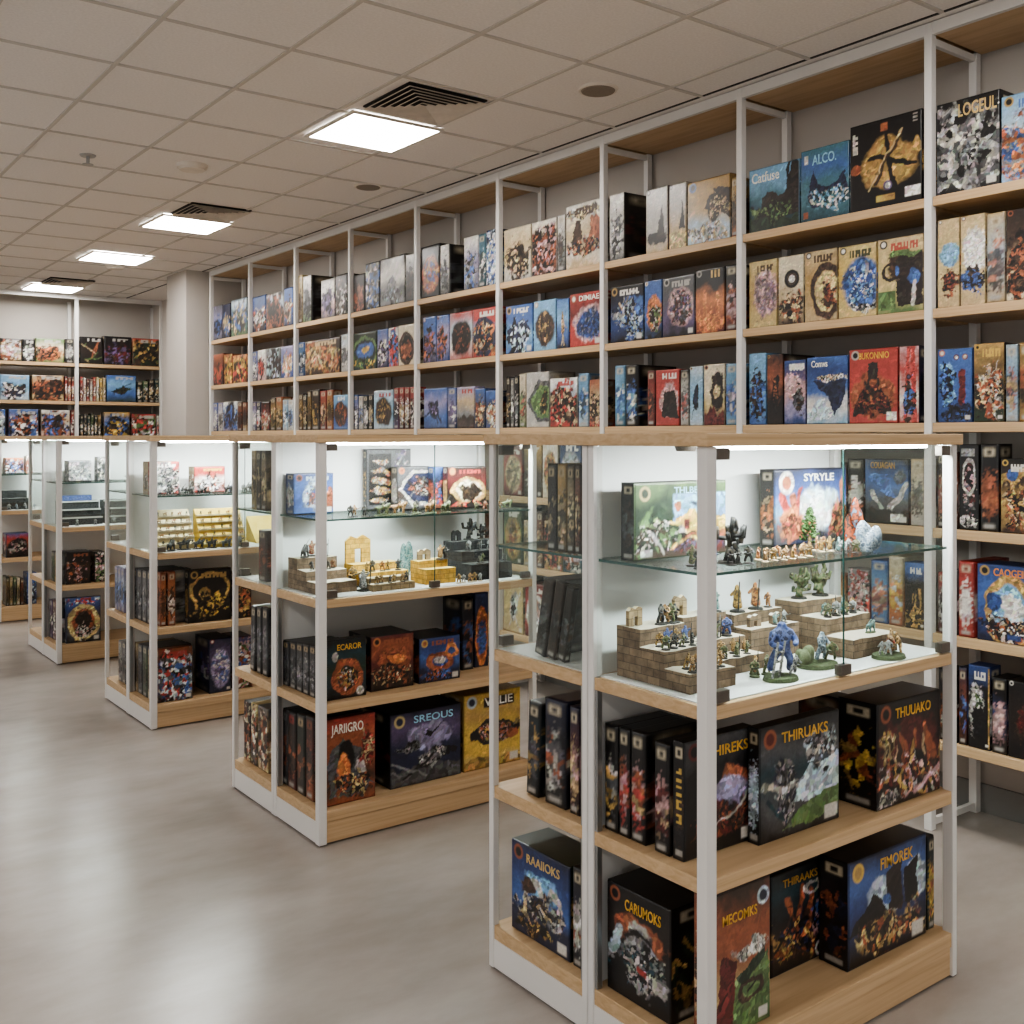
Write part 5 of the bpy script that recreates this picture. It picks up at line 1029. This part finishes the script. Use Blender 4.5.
# plain yellow wedge next to the trays
bm = bmesh.new(); pr = [(0, 0), (.1, 0), (.1, .095)]
a = [bm.verts.new((-.05 * S, y * S, z * S)) for y, z in pr]; b_ = [bm.verts.new((.05 * S, y * S, z * S)) for y, z in pr]
bm.faces.new(a); bm.faces.new(b_[::-1])
for q in range(3): bm.faces.new((a[q], b_[q], b_[(q + 1) % 3], a[(q + 1) % 3]))
bmesh.ops.recalc_face_normals(bm, faces=bm.faces); wd = finish(bm, 'display_wedge', 'tray_yellow'); wd.location = W(3.68, 1.62, D); tag(wd, 'plain yellow sloping display wedge past the trays in third cabinet', 'display wedge')
def rack(label, u0, v0, v1, z0):
    t = empty('tiered_rack', u0, (v0 + v1) / 2, z0); tag(t, label, 'display rack', 'dark tiered racks in the fourth cabinet'); w = v1 - v0
    for q in range(3):
        slab('tier', 'rack_dark', .03 * q, .03 * (q + 1) - .0005 if q < 2 else .12, -w / 2, w / 2, 0, .035 * (q + 1), t)
        s = slab('rail', 'rack_rail', .03 * q - .003, .03 * q - .0005, -w / 2, w / 2, .035 * (q + 1) - .006, .035 * (q + 1), t)
    return t
rack('dark tiered rack with pale rails beside the front post of fourth cabinet', 4.93, 1.185, 1.36, D); rack('second dark tiered rack, further in on fourth cabinet deck', 4.93, 1.38, 1.62, D)
sb = slab('sign_box', 'price_white', 4.995, 5.03, 1.2, 1.33, D + .1055, D + .13, None); sb.data.materials[0] = MAT['paint_blue']; tag(sb, 'flat blue grey box lying on top of the dark rack, fourth cabinet', 'box')

# ------------------------------------------------------------------ miniatures
def skin_mesh(name, pts, edges, rad, sub=1):
    me = bpy.data.meshes.new(name); me.from_pydata([Vector(p) * S for p in pts], edges, [])
    o = bpy.data.objects.new(name, me); COL.objects.link(o)
    o.modifiers.new('skin', 'SKIN')
    sd = o.modifiers.new('sub', 'SUBSURF'); sd.levels = sub; sd.render_levels = sub
    for i, r in enumerate(rad):
        me.skin_vertices[0].data[i].radius = (r * S, r * S); me.skin_vertices[0].data[i].use_root = (i == 0)
    bpy.context.view_layer.update()
    m2 = bpy.data.meshes.new_from_object(o.evaluated_get(bpy.context.evaluated_depsgraph_get()))
    m2.name = name; bpy.data.objects.remove(o)
    for p in m2.polygons: p.use_smooth = True
    m2.materials.clear(); return m2
U_ = .04                                                        # a figure is about this tall before scaling
def F(*p): return tuple(x * U_ for x in p)
def soldier(lean=.0, wide=1.0):
    pts = [F(0, 0, .5), F(.02, lean * .4, .62), F(0, lean, .8), F(0, lean, .9), F(0, lean - .02, 1.0),
           F(.1 * wide, 0, .46), F(.16 * wide, -.06, .26), F(.17 * wide, 0, .06), F(-.1 * wide, 0, .46), F(-.17 * wide, .06, .26), F(-.2 * wide, .1, .06),
           F(.19, lean, .78), F(.25, lean - .1, .62), F(.12, lean - .24, .6), F(-.19, lean, .78), F(-.27, lean - .04, .6), F(-.1, lean - .2, .52)]
    ed = [(0, 1), (1, 2), (2, 3), (3, 4), (0, 5), (5, 6), (6, 7), (0, 8), (8, 9), (9, 10), (2, 11), (11, 12), (12, 13), (2, 14), (14, 15), (15, 16)]
    rad = [x * U_ for x in (.11, .12, .14, .07, .1, .09, .08, .08, .09, .08, .08, .08, .06, .055, .08, .06, .055)]
    return skin_mesh('figure_body', pts, ed, rad)
def mage():
    pts = [F(0, 0, .06), F(0, 0, .3), F(0, 0, .55), F(0, -.02, .76), F(0, -.03, .87), F(0, -.04, .98), F(.2, -.02, .72), F(.32, -.12, .86), F(-.2, -.02, .72), F(-.26, -.18, .56), F(0, .03, 1.05)]
    ed = [(0, 1), (1, 2), (2, 3), (3, 4), (4, 5), (3, 6), (6, 7), (3, 8), (8, 9), (5, 10)]
    rad = [x * U_ for x in (.26, .2, .15, .15, .07, .1, .08, .06, .08, .06, .02)]
    return skin_mesh('figure_body', pts, ed, rad)
def beast():
    pts = [F(-.3, 0, .5), F(0, 0, .55), F(.3, 0, .6), F(.45, 0, .8), F(.62, 0, .84), F(-.5, 0, .6), F(-.7, 0, .45),
           F(.3, -.14, .3), F(.34, -.15, .05), F(.3, .14, .3), F(.24, .15, .05), F(-.3, -.14, .3), F(-.26, -.15, .05), F(-.3, .14, .3), F(-.36, .15, .05), F(.04, 0, .78), F(.06, -.02, .98)]
    ed = [(1, 0), (1, 2), (2, 3), (3, 4), (0, 5), (5, 6), (2, 7), (7, 8), (2, 9), (9, 10), (0, 11), (11, 12), (0, 13), (13, 14), (1, 15), (15, 16)]
    rad = [x * U_ for x in (.17, .18, .19, .13, .09, .07, .03, .09, .06, .09, .06, .09, .06, .09, .06, .1, .09)]
    return skin_mesh('figure_body', pts, ed, rad)
def thorn(seed):
    r = random.Random(seed); pts = [F(0, 0, .02), F(0, 0, .3), F(.05, 0, .6)]; ed = [(0, 1), (1, 2)]; rad = [.12 * U_, .07 * U_, .05 * U_]
    for k in range(15):
        b = r.choice((1, 2)); a = r.uniform(0, 6.28); l = r.uniform(.2, .5)
        p = pts[b]; q = (p[0] + math.cos(a) * l * U_ * .8, p[1] + math.sin(a) * l * U_ * .8, p[2] + r.uniform(-.1, .5) * U_)
        pts.append(q); ed.append((b, len(pts) - 1)); rad.append(.055 * U_)
        pts.append((q[0] + r.uniform(-.1, .1) * U_, q[1], q[2] + r.uniform(.1, .3) * U_)); ed.append((len(pts) - 2, len(pts) - 1)); rad.append(.05 * U_)
    return skin_mesh('figure_body', pts, ed, rad, 0)
MESH = dict(soldier=soldier(), scout=soldier(-.14, 1.2), mage=mage(), beast=beast(), thorn=thorn(3))
def rod(l, r): 
    bm = bmesh.new(); bmesh.ops.create_cone(bm, cap_ends=True, segments=6, radius1=r * U_ * S, radius2=r * U_ * S * .7, depth=l * U_ * S)
    me = bpy.data.meshes.new('weapon'); bm.to_mesh(me); bm.free(); return me
ROD = rod(1.0, .035)
bm = bmesh.new(); bmesh.ops.create_cone(bm, cap_ends=True, segments=14, radius1=.32 * U_ * S, radius2=.28 * U_ * S, depth=.07 * U_ * S); BASE = bpy.data.meshes.new('base'); bm.to_mesh(BASE); bm.free()
WEAP = dict(soldier=((.02, -.24, .6), (1.25, .3, .9), .75), scout=((0, -.36, .56), (1.4, .1, .6), .75), mage=((.34, -.14, .62), (0, .08, 0), 1.2), beast=((.1, -.12, 1.0), (.3, .7, 0), .9))
COPIES = {}
def mini(kind, u, v, z, paint, sc=1.0, rz=0, label='', group=None, base='base_dark', weapon=True):
    """One painted figure: body, its base and what it holds."""
    key = (kind, paint)
    if key not in COPIES:
        me = MESH[kind].copy(); me.materials.append(MAT[paint]); COPIES[key] = me
    o = bpy.data.objects.new('miniature_figure' if kind != 'thorn' else 'miniature_thorn_tree', COPIES[key]); COL.objects.link(o)
    o.location = W(u, v, z + .0006) + Vector((0, 0, .035 * U_ * S * sc)); o.scale = (sc,) * 3; o.rotation_euler = (0, 0, rz)
    tag(o, label, 'miniature', group)
    bk = ('base', base)
    if bk not in COPIES: me = BASE.copy(); me.materials.append(MAT[base]); COPIES[bk] = me
    b_ = bpy.data.objects.new('base', COPIES[bk]); COL.objects.link(b_); b_.parent = o
    if kind == 'beast': b_.scale = (2.0, 1.0, 1)
    if weapon and kind in WEAP:
        k = ('rod', paint == 'paint_dark')
        if k not in COPIES: me = ROD.copy(); me.materials.append(MAT['paint_dark' if paint != 'paint_dark' else 'paint_grey']); COPIES[k] = me
        p, r, l = WEAP[kind]; w = bpy.data.objects.new('weapon', COPIES[k]); COL.objects.link(w); w.parent = o
        w.location = Vector(F(*p)) * S; w.rotation_euler = r; w.scale = (1, 1, l)
    return o
def squad(n, u0, u1, v0, v1, z, paints, sc, label, group, kinds=('soldier', 'scout', 'mage'), seed=1, base='base_dark', weapon=True):
    r = random.Random(seed); du = abs(u1 - u0)
    for k in range(n):
        f = (k + .5) / n
        mini(r.choice(kinds), u0 + (u1 - u0) * (k % 2) + r.uniform(-.002, .002), v0 + (v1 - v0) * f, z, paints[k % len(paints)], sc * r.uniform(.88, 1.1), r.uniform(-1.2, .8), label, group, base, weapon)
G1 = LV['glass'] + .0002
# nearest cabinet, glass shelf
squad(4, 1.105, 1.13, 1.168 + .012, 1.235, G1, ['paint_dark', 'paint_green', 'paint_blue'], .85, 'small dark miniature in the cluster on the glass shelf behind the corner post', 'dark miniatures at the corner post', seed=2)
mini('thorn', 1.125, 1.278, G1, 'paint_dark', 1.55, .3, 'black thorny tree model on the glass shelf of nearest cabinet')
squad(3, 1.105, 1.11, 1.25, 1.31, G1, ['paint_dark', 'paint_dark'], .7, 'black miniature at the foot of the thorny tree, nearest cabinet', 'black miniatures under the thorny tree', seed=4)
squad(12, 1.105, 1.128, 1.335, 1.475, G1, ['paint_brown', 'paint_orange', 'paint_gold', 'paint_brown'], .5, 'tiny brown and gold miniature in the line on the glass shelf, nearest cabinet', 'line of tiny brown miniatures', seed=5, base='base_sand')
squad(4, 1.14, 1.16, 1.53, 1.575, G1, ['paint_gold', 'paint_orange'], .6, 'small yellow and orange miniature below the green tree model, nearest cabinet', 'yellow miniatures below the tree', seed=6, base='base_sand')
squad(5, 1.095, 1.12, 1.53, 1.61, G1, ['paint_grey', 'paint_teal', 'paint_green'], .62, 'small grey green miniature by the door seam on the glass shelf, nearest cabinet', 'grey miniatures by the door seam', seed=7)
def conifer(u, v, z, h, label):
    t = empty('model_tree', u, v, z + .0006); tag(t, label, 'model tree')
    cyl('trunk', 'paint_brown', .004, .002, h * .4, (0, 0, 0), t, 8)
    bm = bmesh.new(); r = random.Random(3)
    for q in range(260):                                        # small leaf clumps filling a narrow crown
        f = r.random() ** .8; rad = min(1, f * 6 + .3) * (1 - f) ** .7 * .3 * r.uniform(.3, 1.0); ang = r.uniform(0, 6.28)
        c = Vector((math.cos(ang) * rad, math.sin(ang) * rad, .16 + .84 * f)) * h * S; w = r.uniform(.025, .055) * h * S
        for p in bmesh.ops.create_icosphere(bm, subdivisions=1, radius=w)['verts']: p.co = Vector((p.co.x, p.co.y, p.co.z * .7)) + c
    finish(bm, 'foliage', 'leaf_green', t)
conifer(1.185, 1.562, G1, .075, 'bright green conifer model standing before the dragon box, nearest cabinet')
def rocks(name, label, u, v, z, w, h, mat, seed, cat='model scenery', lumps=7, flat=False):
    """A boulder heap: one continuous lumpy surface."""
    r = random.Random(seed); C_ = [(r.uniform(-.6, .6), r.uniform(-.5, .5), r.uniform(.15, .7), r.uniform(.3, .5)) for _ in range(lumps)]
    bm = bmesh.new(); bmesh.ops.create_icosphere(bm, subdivisions=4, radius=1)
    for p in bm.verts:
        d = p.co.normalized(); best = .35
        for cx, cy, cz, cr in C_:
            c = Vector((cx, cy, cz)) - Vector((0, 0, .3)); b = d.dot(c); disc = b * b - c.length_squared + cr * cr
            if disc > 0: best = max(best, b + math.sqrt(disc))
        q = d * best + Vector((0, 0, .3))
        p.co = Vector((q.x * w * .5, q.y * w * .4, max(0, q.z) * h)) * S
    o = finish(bm, name, mat, None); o.location = W(u, v, z + .0006); tag(o, label, cat); return o
rocks('model_boulders', 'heap of silver blue boulders on the glass shelf of nearest cabinet', 1.1, 1.61, G1, .058, .05, 'paint_silver', 4, lumps=9)
rocks('model_volcano', 'dark peak with orange lava and pale tip, glass shelf of nearest cabinet', 1.2, 1.725, G1, .055, .085, 'paint_lava', 8, lumps=4)
# nearest cabinet, deck
def diorama(label, u, v, z, r, base='base_grass'):
    t = empty('figure_diorama', u, v, z + .0006); tag(t, label, 'miniature')
    bm = bmesh.new(); bmesh.ops.create_cone(bm, cap_ends=True, segments=24, radius1=r * S, radius2=r * .93 * S, depth=.006 * S); bmesh.ops.translate(bm, verts=bm.verts, vec=(0, 0, .003 * S))
    for p in bm.verts: p.co.y *= .75
    finish(bm, 'base', base, t); return t
def sub_fig(t, kind, x, y, paint, sc, rz=0, nm='figure'):
    key = (kind, paint)
    if key not in COPIES: me = MESH[kind].copy(); me.materials.append(MAT[paint]); COPIES[key] = me
    o = bpy.data.objects.new(nm, COPIES[key]); COL.objects.link(o); o.parent = t; o.location = Vector((x, y, .0058)) * S; o.scale = (sc,) * 3; o.rotation_euler = (0, 0, rz)
    return o
t = diorama('tall blue armoured giant with ladder on a green base, front of nearest cabinet', 1.098, 1.372, D, .034)
sub_fig(t, 'soldier', .008, .004, 'paint_blue', 2.2, -.3); sub_fig(t, 'scout', .022, -.008, 'paint_grey', .85, .4)
for dx in (-.026, -.009):
    c = cyl('ladder_rail', 'paint_grey', .0022, .0022, .06, (dx * S, -.004 * S, .005 * S), t, 6); c.rotation_euler = (0, .25, 0)
for q in range(3):
    c = cyl('ladder_rung', 'paint_grey', .0018, .0018, .02, ((-.024 + .004 * q) * S, -.004 * S, (.016 + .015 * q) * S), t, 6); c.rotation_euler = (0, PI / 2, 0)
t = diorama('two grey figures beside a mossy boulder on a green base, nearest cabinet', 1.125, 1.505, D, .042)
k = rocks('boulder', '', 0, 0, 0, .05, .034, 'moss', 12)
for key in ('label', 'category'): 
    if key in k: del k[key]
k.parent = t; k.location = Vector((-.016, .008, .0055)) * S
sub_fig(t, 'soldier', .014, .002, 'paint_silver', 1.3, .2); sub_fig(t, 'scout', .028, -.006, 'paint_green', .9, -.5)
t = diorama('brown band of figures on a round green base near the far lock, nearest cabinet', 1.092, 1.665, D, .036)
for q, (x, y, kd, pt, sc) in enumerate(((.016, .006, 'mage', 'paint_brown', 1.05), (.004, .004, 'scout', 'paint_red', .9), (-.01, -.006, 'soldier', 'paint_grey', .7), (-.02, .0, 'soldier', 'paint_grey', .65), (.024, -.008, 'scout', 'paint_brown', .8))): sub_fig(t, kd, x, y, pt, sc, q)
mini('mage', 1.092, 1.195, D, 'paint_teal', .75, .2, 'single small green figure on the white deck before the brick steps, nearest cabinet', base='base_grass')
squad(3, 1.135, 1.15, 1.345, 1.39, D, ['paint_green', 'paint_brown'], .75, 'small green brown soldier on the deck behind the corner post, nearest cabinet', 'soldiers behind the corner post', seed=9, base='base_grass')
squad(4, 1.24, 1.243, 1.236, 1.28, D + .083, ['paint_dark', 'paint_brown', 'paint_green'], .8, 'small dark figure on the top brick step at the corner glass, nearest cabinet', 'figures on the top brick step', kinds=('mage', 'soldier'), seed=11, weapon=False)
squad(9, 1.185, 1.21, 1.19, 1.28, D + .056, ['paint_green', 'paint_gold', 'paint_dark', 'paint_blue'], .6, 'tiny figure on the middle brick step at the corner glass, nearest cabinet', 'figures on the middle brick step', seed=12)
squad(8, 1.128, 1.15, 1.19, 1.28, D + .03, ['paint_brown', 'paint_gold', 'paint_dark'], .6, 'tiny figure on the lowest brick step at the corner glass, nearest cabinet', 'figures on the lowest brick step', seed=13, kinds=('scout', 'soldier', 'beast'))
squad(3, 1.266, 1.268, 1.37, 1.41, D + .085, ['paint_red', 'paint_teal', 'paint_teal'], .85, 'red or teal figure on the top of the low steps, nearest cabinet', 'figures on the low steps', seed=14, weapon=False)
squad(6, 1.225, 1.245, 1.32, 1.41, D + .05, ['paint_blue', 'paint_red', 'paint_green', 'paint_dark'], .75, 'blue, red or green figure on the middle of the low steps, nearest cabinet', 'figures on the middle low step', seed=15)
squad(6, 1.18, 1.2, 1.32, 1.41, D + .026, ['paint_green', 'paint_brown'], .6, 'green figure on the front of the low steps, nearest cabinet', 'figures on the front low step', seed=16)
for v, pt, lab in ((1.465, 'paint_gold', 'gold brown figure with staff on the stone platform, nearer the corner'), (1.515, 'paint_orange', 'orange brown figure with staff in the middle of the stone platform'), (1.55, 'paint_orange', 'squat orange figure at the far edge of the stone platform')):
    mini('mage' if v < 1.54 else 'soldier', 1.27, v, D + .078, pt, 1.15 if v < 1.54 else .7, v * 3, lab)
squad(2, 1.225, 1.228, 1.5, 1.56, D + .056, ['paint_teal', 'paint_grey'], .55, 'small teal figure on the lower ledge of the stone platform', 'figures on the platform ledge', seed=17)
mini('thorn', 1.265, 1.635, D + .087, 'paint_green', 1.25, 1, 'green leafy thorn model on the wide brick ruin, nearer one'); mini('thorn', 1.265, 1.70, D + .087, 'paint_green', 1.3, 2.6, 'green leafy thorn model on the wide brick ruin, further one')
squad(8, 1.195, 1.21, 1.62, 1.725, D + .062, ['paint_green', 'paint_teal', 'paint_grey', 'paint_brown'], .65, 'small green figure on the middle step of the wide brick ruin', 'figures on the wide brick ruin', seed=18)
mini('beast', 1.146, 1.69, D + .034, 'paint_teal', .6, .1, 'pale green beast on the lowest step of the wide brick ruin', base='base_grass')
# second cabinet
squad(3, 2.345, 2.36, 1.24, 1.3, G1, ['paint_dark', 'paint_brown'], .75, 'dark miniature by the corner on the glass shelf of second cabinet', 'dark miniatures in second cabinet', seed=21)
squad(9, 2.345, 2.375, 1.33, 1.55, G1, ['paint_green', 'paint_dark', 'paint_brown', 'paint_grey'], .85, 'small green black miniature in the line on the glass shelf, second cabinet', 'line of miniatures in second cabinet', seed=22, base='base_grass', kinds=('beast', 'soldier', 'scout'))
squad(4, 2.345, 2.36, 1.62, 1.77, G1, ['paint_green', 'paint_red', 'paint_gold'], .65, 'small miniature before the oval portrait box, second cabinet', 'miniatures before the portrait box', seed=23, kinds=('beast', 'soldier'))
squad(3, 2.51, 2.53, 1.19, 1.275, D + .08, ['paint_dark', 'paint_red', 'paint_dark'], .95, 'dark or red figure on the top of the brick steps, second cabinet', 'figures on brick steps in second cabinet', seed=24, kinds=('mage', 'beast'))
squad(4, 2.46, 2.475, 1.19, 1.28, D + .052, ['paint_dark', 'paint_red'], .55, 'tiny figure on the middle brick step, second cabinet', 'tiny figures on brick steps in second cabinet', seed=25)
mini('mage', 2.375, 1.302, D, 'paint_grey', 1.3, .1, 'tall grey standing figure beside the yellow panel, second cabinet'); mini('soldier', 2.45, 1.311, D, 'paint_gold', 1.35, .1, 'tall gold standing figure beyond the grey one, second cabinet')
squad(5, 2.445, 2.46, 1.34, 1.46, D + .036, ['paint_gold', 'paint_dark', 'paint_orange'], .7, 'small gold and black figure on the low yellow ruin, second cabinet', 'figures on the yellow ruin', seed=27)
squad(6, 2.352, 2.365, 1.32, 1.435, D + .018, ['paint_gold', 'paint_brown', 'paint_dark'], .55, 'tiny gold brown figure on the low grey ruin, second cabinet', 'figures on the low grey ruin', seed=28)
rocks('model_rock_pillar', 'grey rocky pillar between the two yellow ruins, second cabinet', 2.5, 1.5, D, .05, .09, 'paint_teal', 30, lumps=5)
squad(2, 2.41, 2.412, 1.552, 1.582, D + .06, ['paint_brown', 'paint_dark'], .95, 'brown figure on top of the walled yellow ruin, second cabinet', 'figures on the walled ruin', seed=29)
squad(5, 2.345, 2.35, 1.57, 1.66, D, ['paint_gold', 'paint_grey', 'paint_brown'], .6, 'small pale figure on the deck before the black fortress, second cabinet', 'figures before the black fortress', seed=31, base='base_sand')
mini('thorn', 2.475, 1.70, D + .1, 'paint_dark', 1.3, .5, 'black thorny model on the black fortress, nearer one'); mini('thorn', 2.475, 1.745, D + .1, 'paint_dark', .95, 2, 'black thorny model on the black fortress, further one')
squad(6, 2.42, 2.44, 1.65, 1.76, D + .075, ['paint_dark', 'paint_grey', 'paint_dark'], .65, 'black figure on the middle of the black fortress', 'figures on the black fortress', seed=32)
squad(5, 2.37, 2.385, 1.65, 1.76, D + .045, ['paint_dark', 'paint_green'], .6, 'black figure on the lowest step of the black fortress', 'figures low on the black fortress', seed=33)
# third, fourth and fifth cabinets
squad(8, 3.615, 3.635, 1.21, 1.36, G1, ['paint_dark', 'paint_dark', 'paint_grey'], .65, 'small black miniature on the glass shelf by the red boxes, third cabinet', 'black miniatures by the red boxes', seed=41, kinds=('beast', 'soldier'))
squad(7, 3.615, 3.64, 1.42, 1.62, G1, ['paint_dark', 'paint_blue', 'paint_grey'], .85, 'dark blue miniature in the far half of the glass shelf, third cabinet', 'blue miniatures in third cabinet', seed=42, kinds=('beast', 'soldier'))
squad(6, 3.612, 3.62, 1.2, 1.5, D, ['paint_dark'], .95, 'black vehicle-like beast in front of the tilted trays, third cabinet', 'black beasts before the trays', seed=43, kinds=('beast',))
squad(2, 3.62, 3.63, 1.55, 1.66, D, ['paint_blue', 'paint_dark'], 1.0, 'dark blue beast before the yellow wedge, third cabinet', 'beasts before the wedge', seed=44, kinds=('beast',))
for (t_obj, vm, w, h, rows), u in zip(TR, (3.66, 3.64)):
    for q in range(rows):
        f = q / rows; y = .075 * f; z = .012 + (h - .012) * f + .005
        for c in range(5):
            mini('beast' if (q + c) % 2 else 'soldier', u + y - .0065, vm + w * ((c + .5) / 5 - .5), D + z, ('paint_dark', 'paint_brown', 'paint_gold', 'paint_orange')[(q * 3 + c) % 4], .34, 0,
                 'tiny dark or golden model on a ledge of a tilted tray, third cabinet', 'tiny models on the tilted trays', 'base_dark', weapon=False)
squad(4, 4.9, 4.91, 1.45, 1.62, G1, ['paint_grey', 'paint_dark'], 1.0, 'grey beast beside the tall grey box, fourth cabinet', 'grey beasts in fourth cabinet', seed=45, kinds=('beast',))
squad(5, 4.895, 4.9, 1.2, 1.6, D, ['paint_grey'], .7, 'pale grey figure before the dark racks, fourth cabinet', 'grey figures before the racks', seed=46)
squad(4, 6.175, 6.18, 1.19, 1.36, D, ['paint_grey', 'paint_silver'], .8, 'pale figure before the dark block, fifth cabinet', 'pale figures in fifth cabinet', seed=47)

# ------------------------------------------------------------------ camera, world, colour
cam = bpy.data.cameras.new('camera'); co = bpy.data.objects.new('camera', cam); COL.objects.link(co)
cam.sensor_width = 36; cam.lens = 36 * FPX / 1024; cam.shift_y = -(512 - HY) / 1024; cam.clip_start = .05; cam.clip_end = 60
co.location = (0, 0, S); co.rotation_euler = (PI / 2, 0, -math.atan2(.6, .8))
scene.camera = co
w = bpy.data.worlds.new('world'); scene.world = w; w.use_nodes = True
w.node_tree.nodes['Background'].inputs[0].default_value = (1, .985, .965, 1); w.node_tree.nodes['Background'].inputs[1].default_value = .75  # added fill light, entering where the near and left walls are left out
scene.view_settings.view_transform = 'AgX'; scene.view_settings.look = 'AgX - Medium High Contrast'; scene.view_settings.exposure = -0.3
scene.cycles.max_bounces = 10; scene.cycles.diffuse_bounces = 4; scene.cycles.glossy_bounces = 4; scene.cycles.transparent_max_bounces = 24; scene.cycles.transmission_bounces = 4
scene.cycles.caustics_reflective = False; scene.cycles.caustics_refractive = False; scene.cycles.sample_clamp_indirect = 3
scene.cycles.use_denoising = True
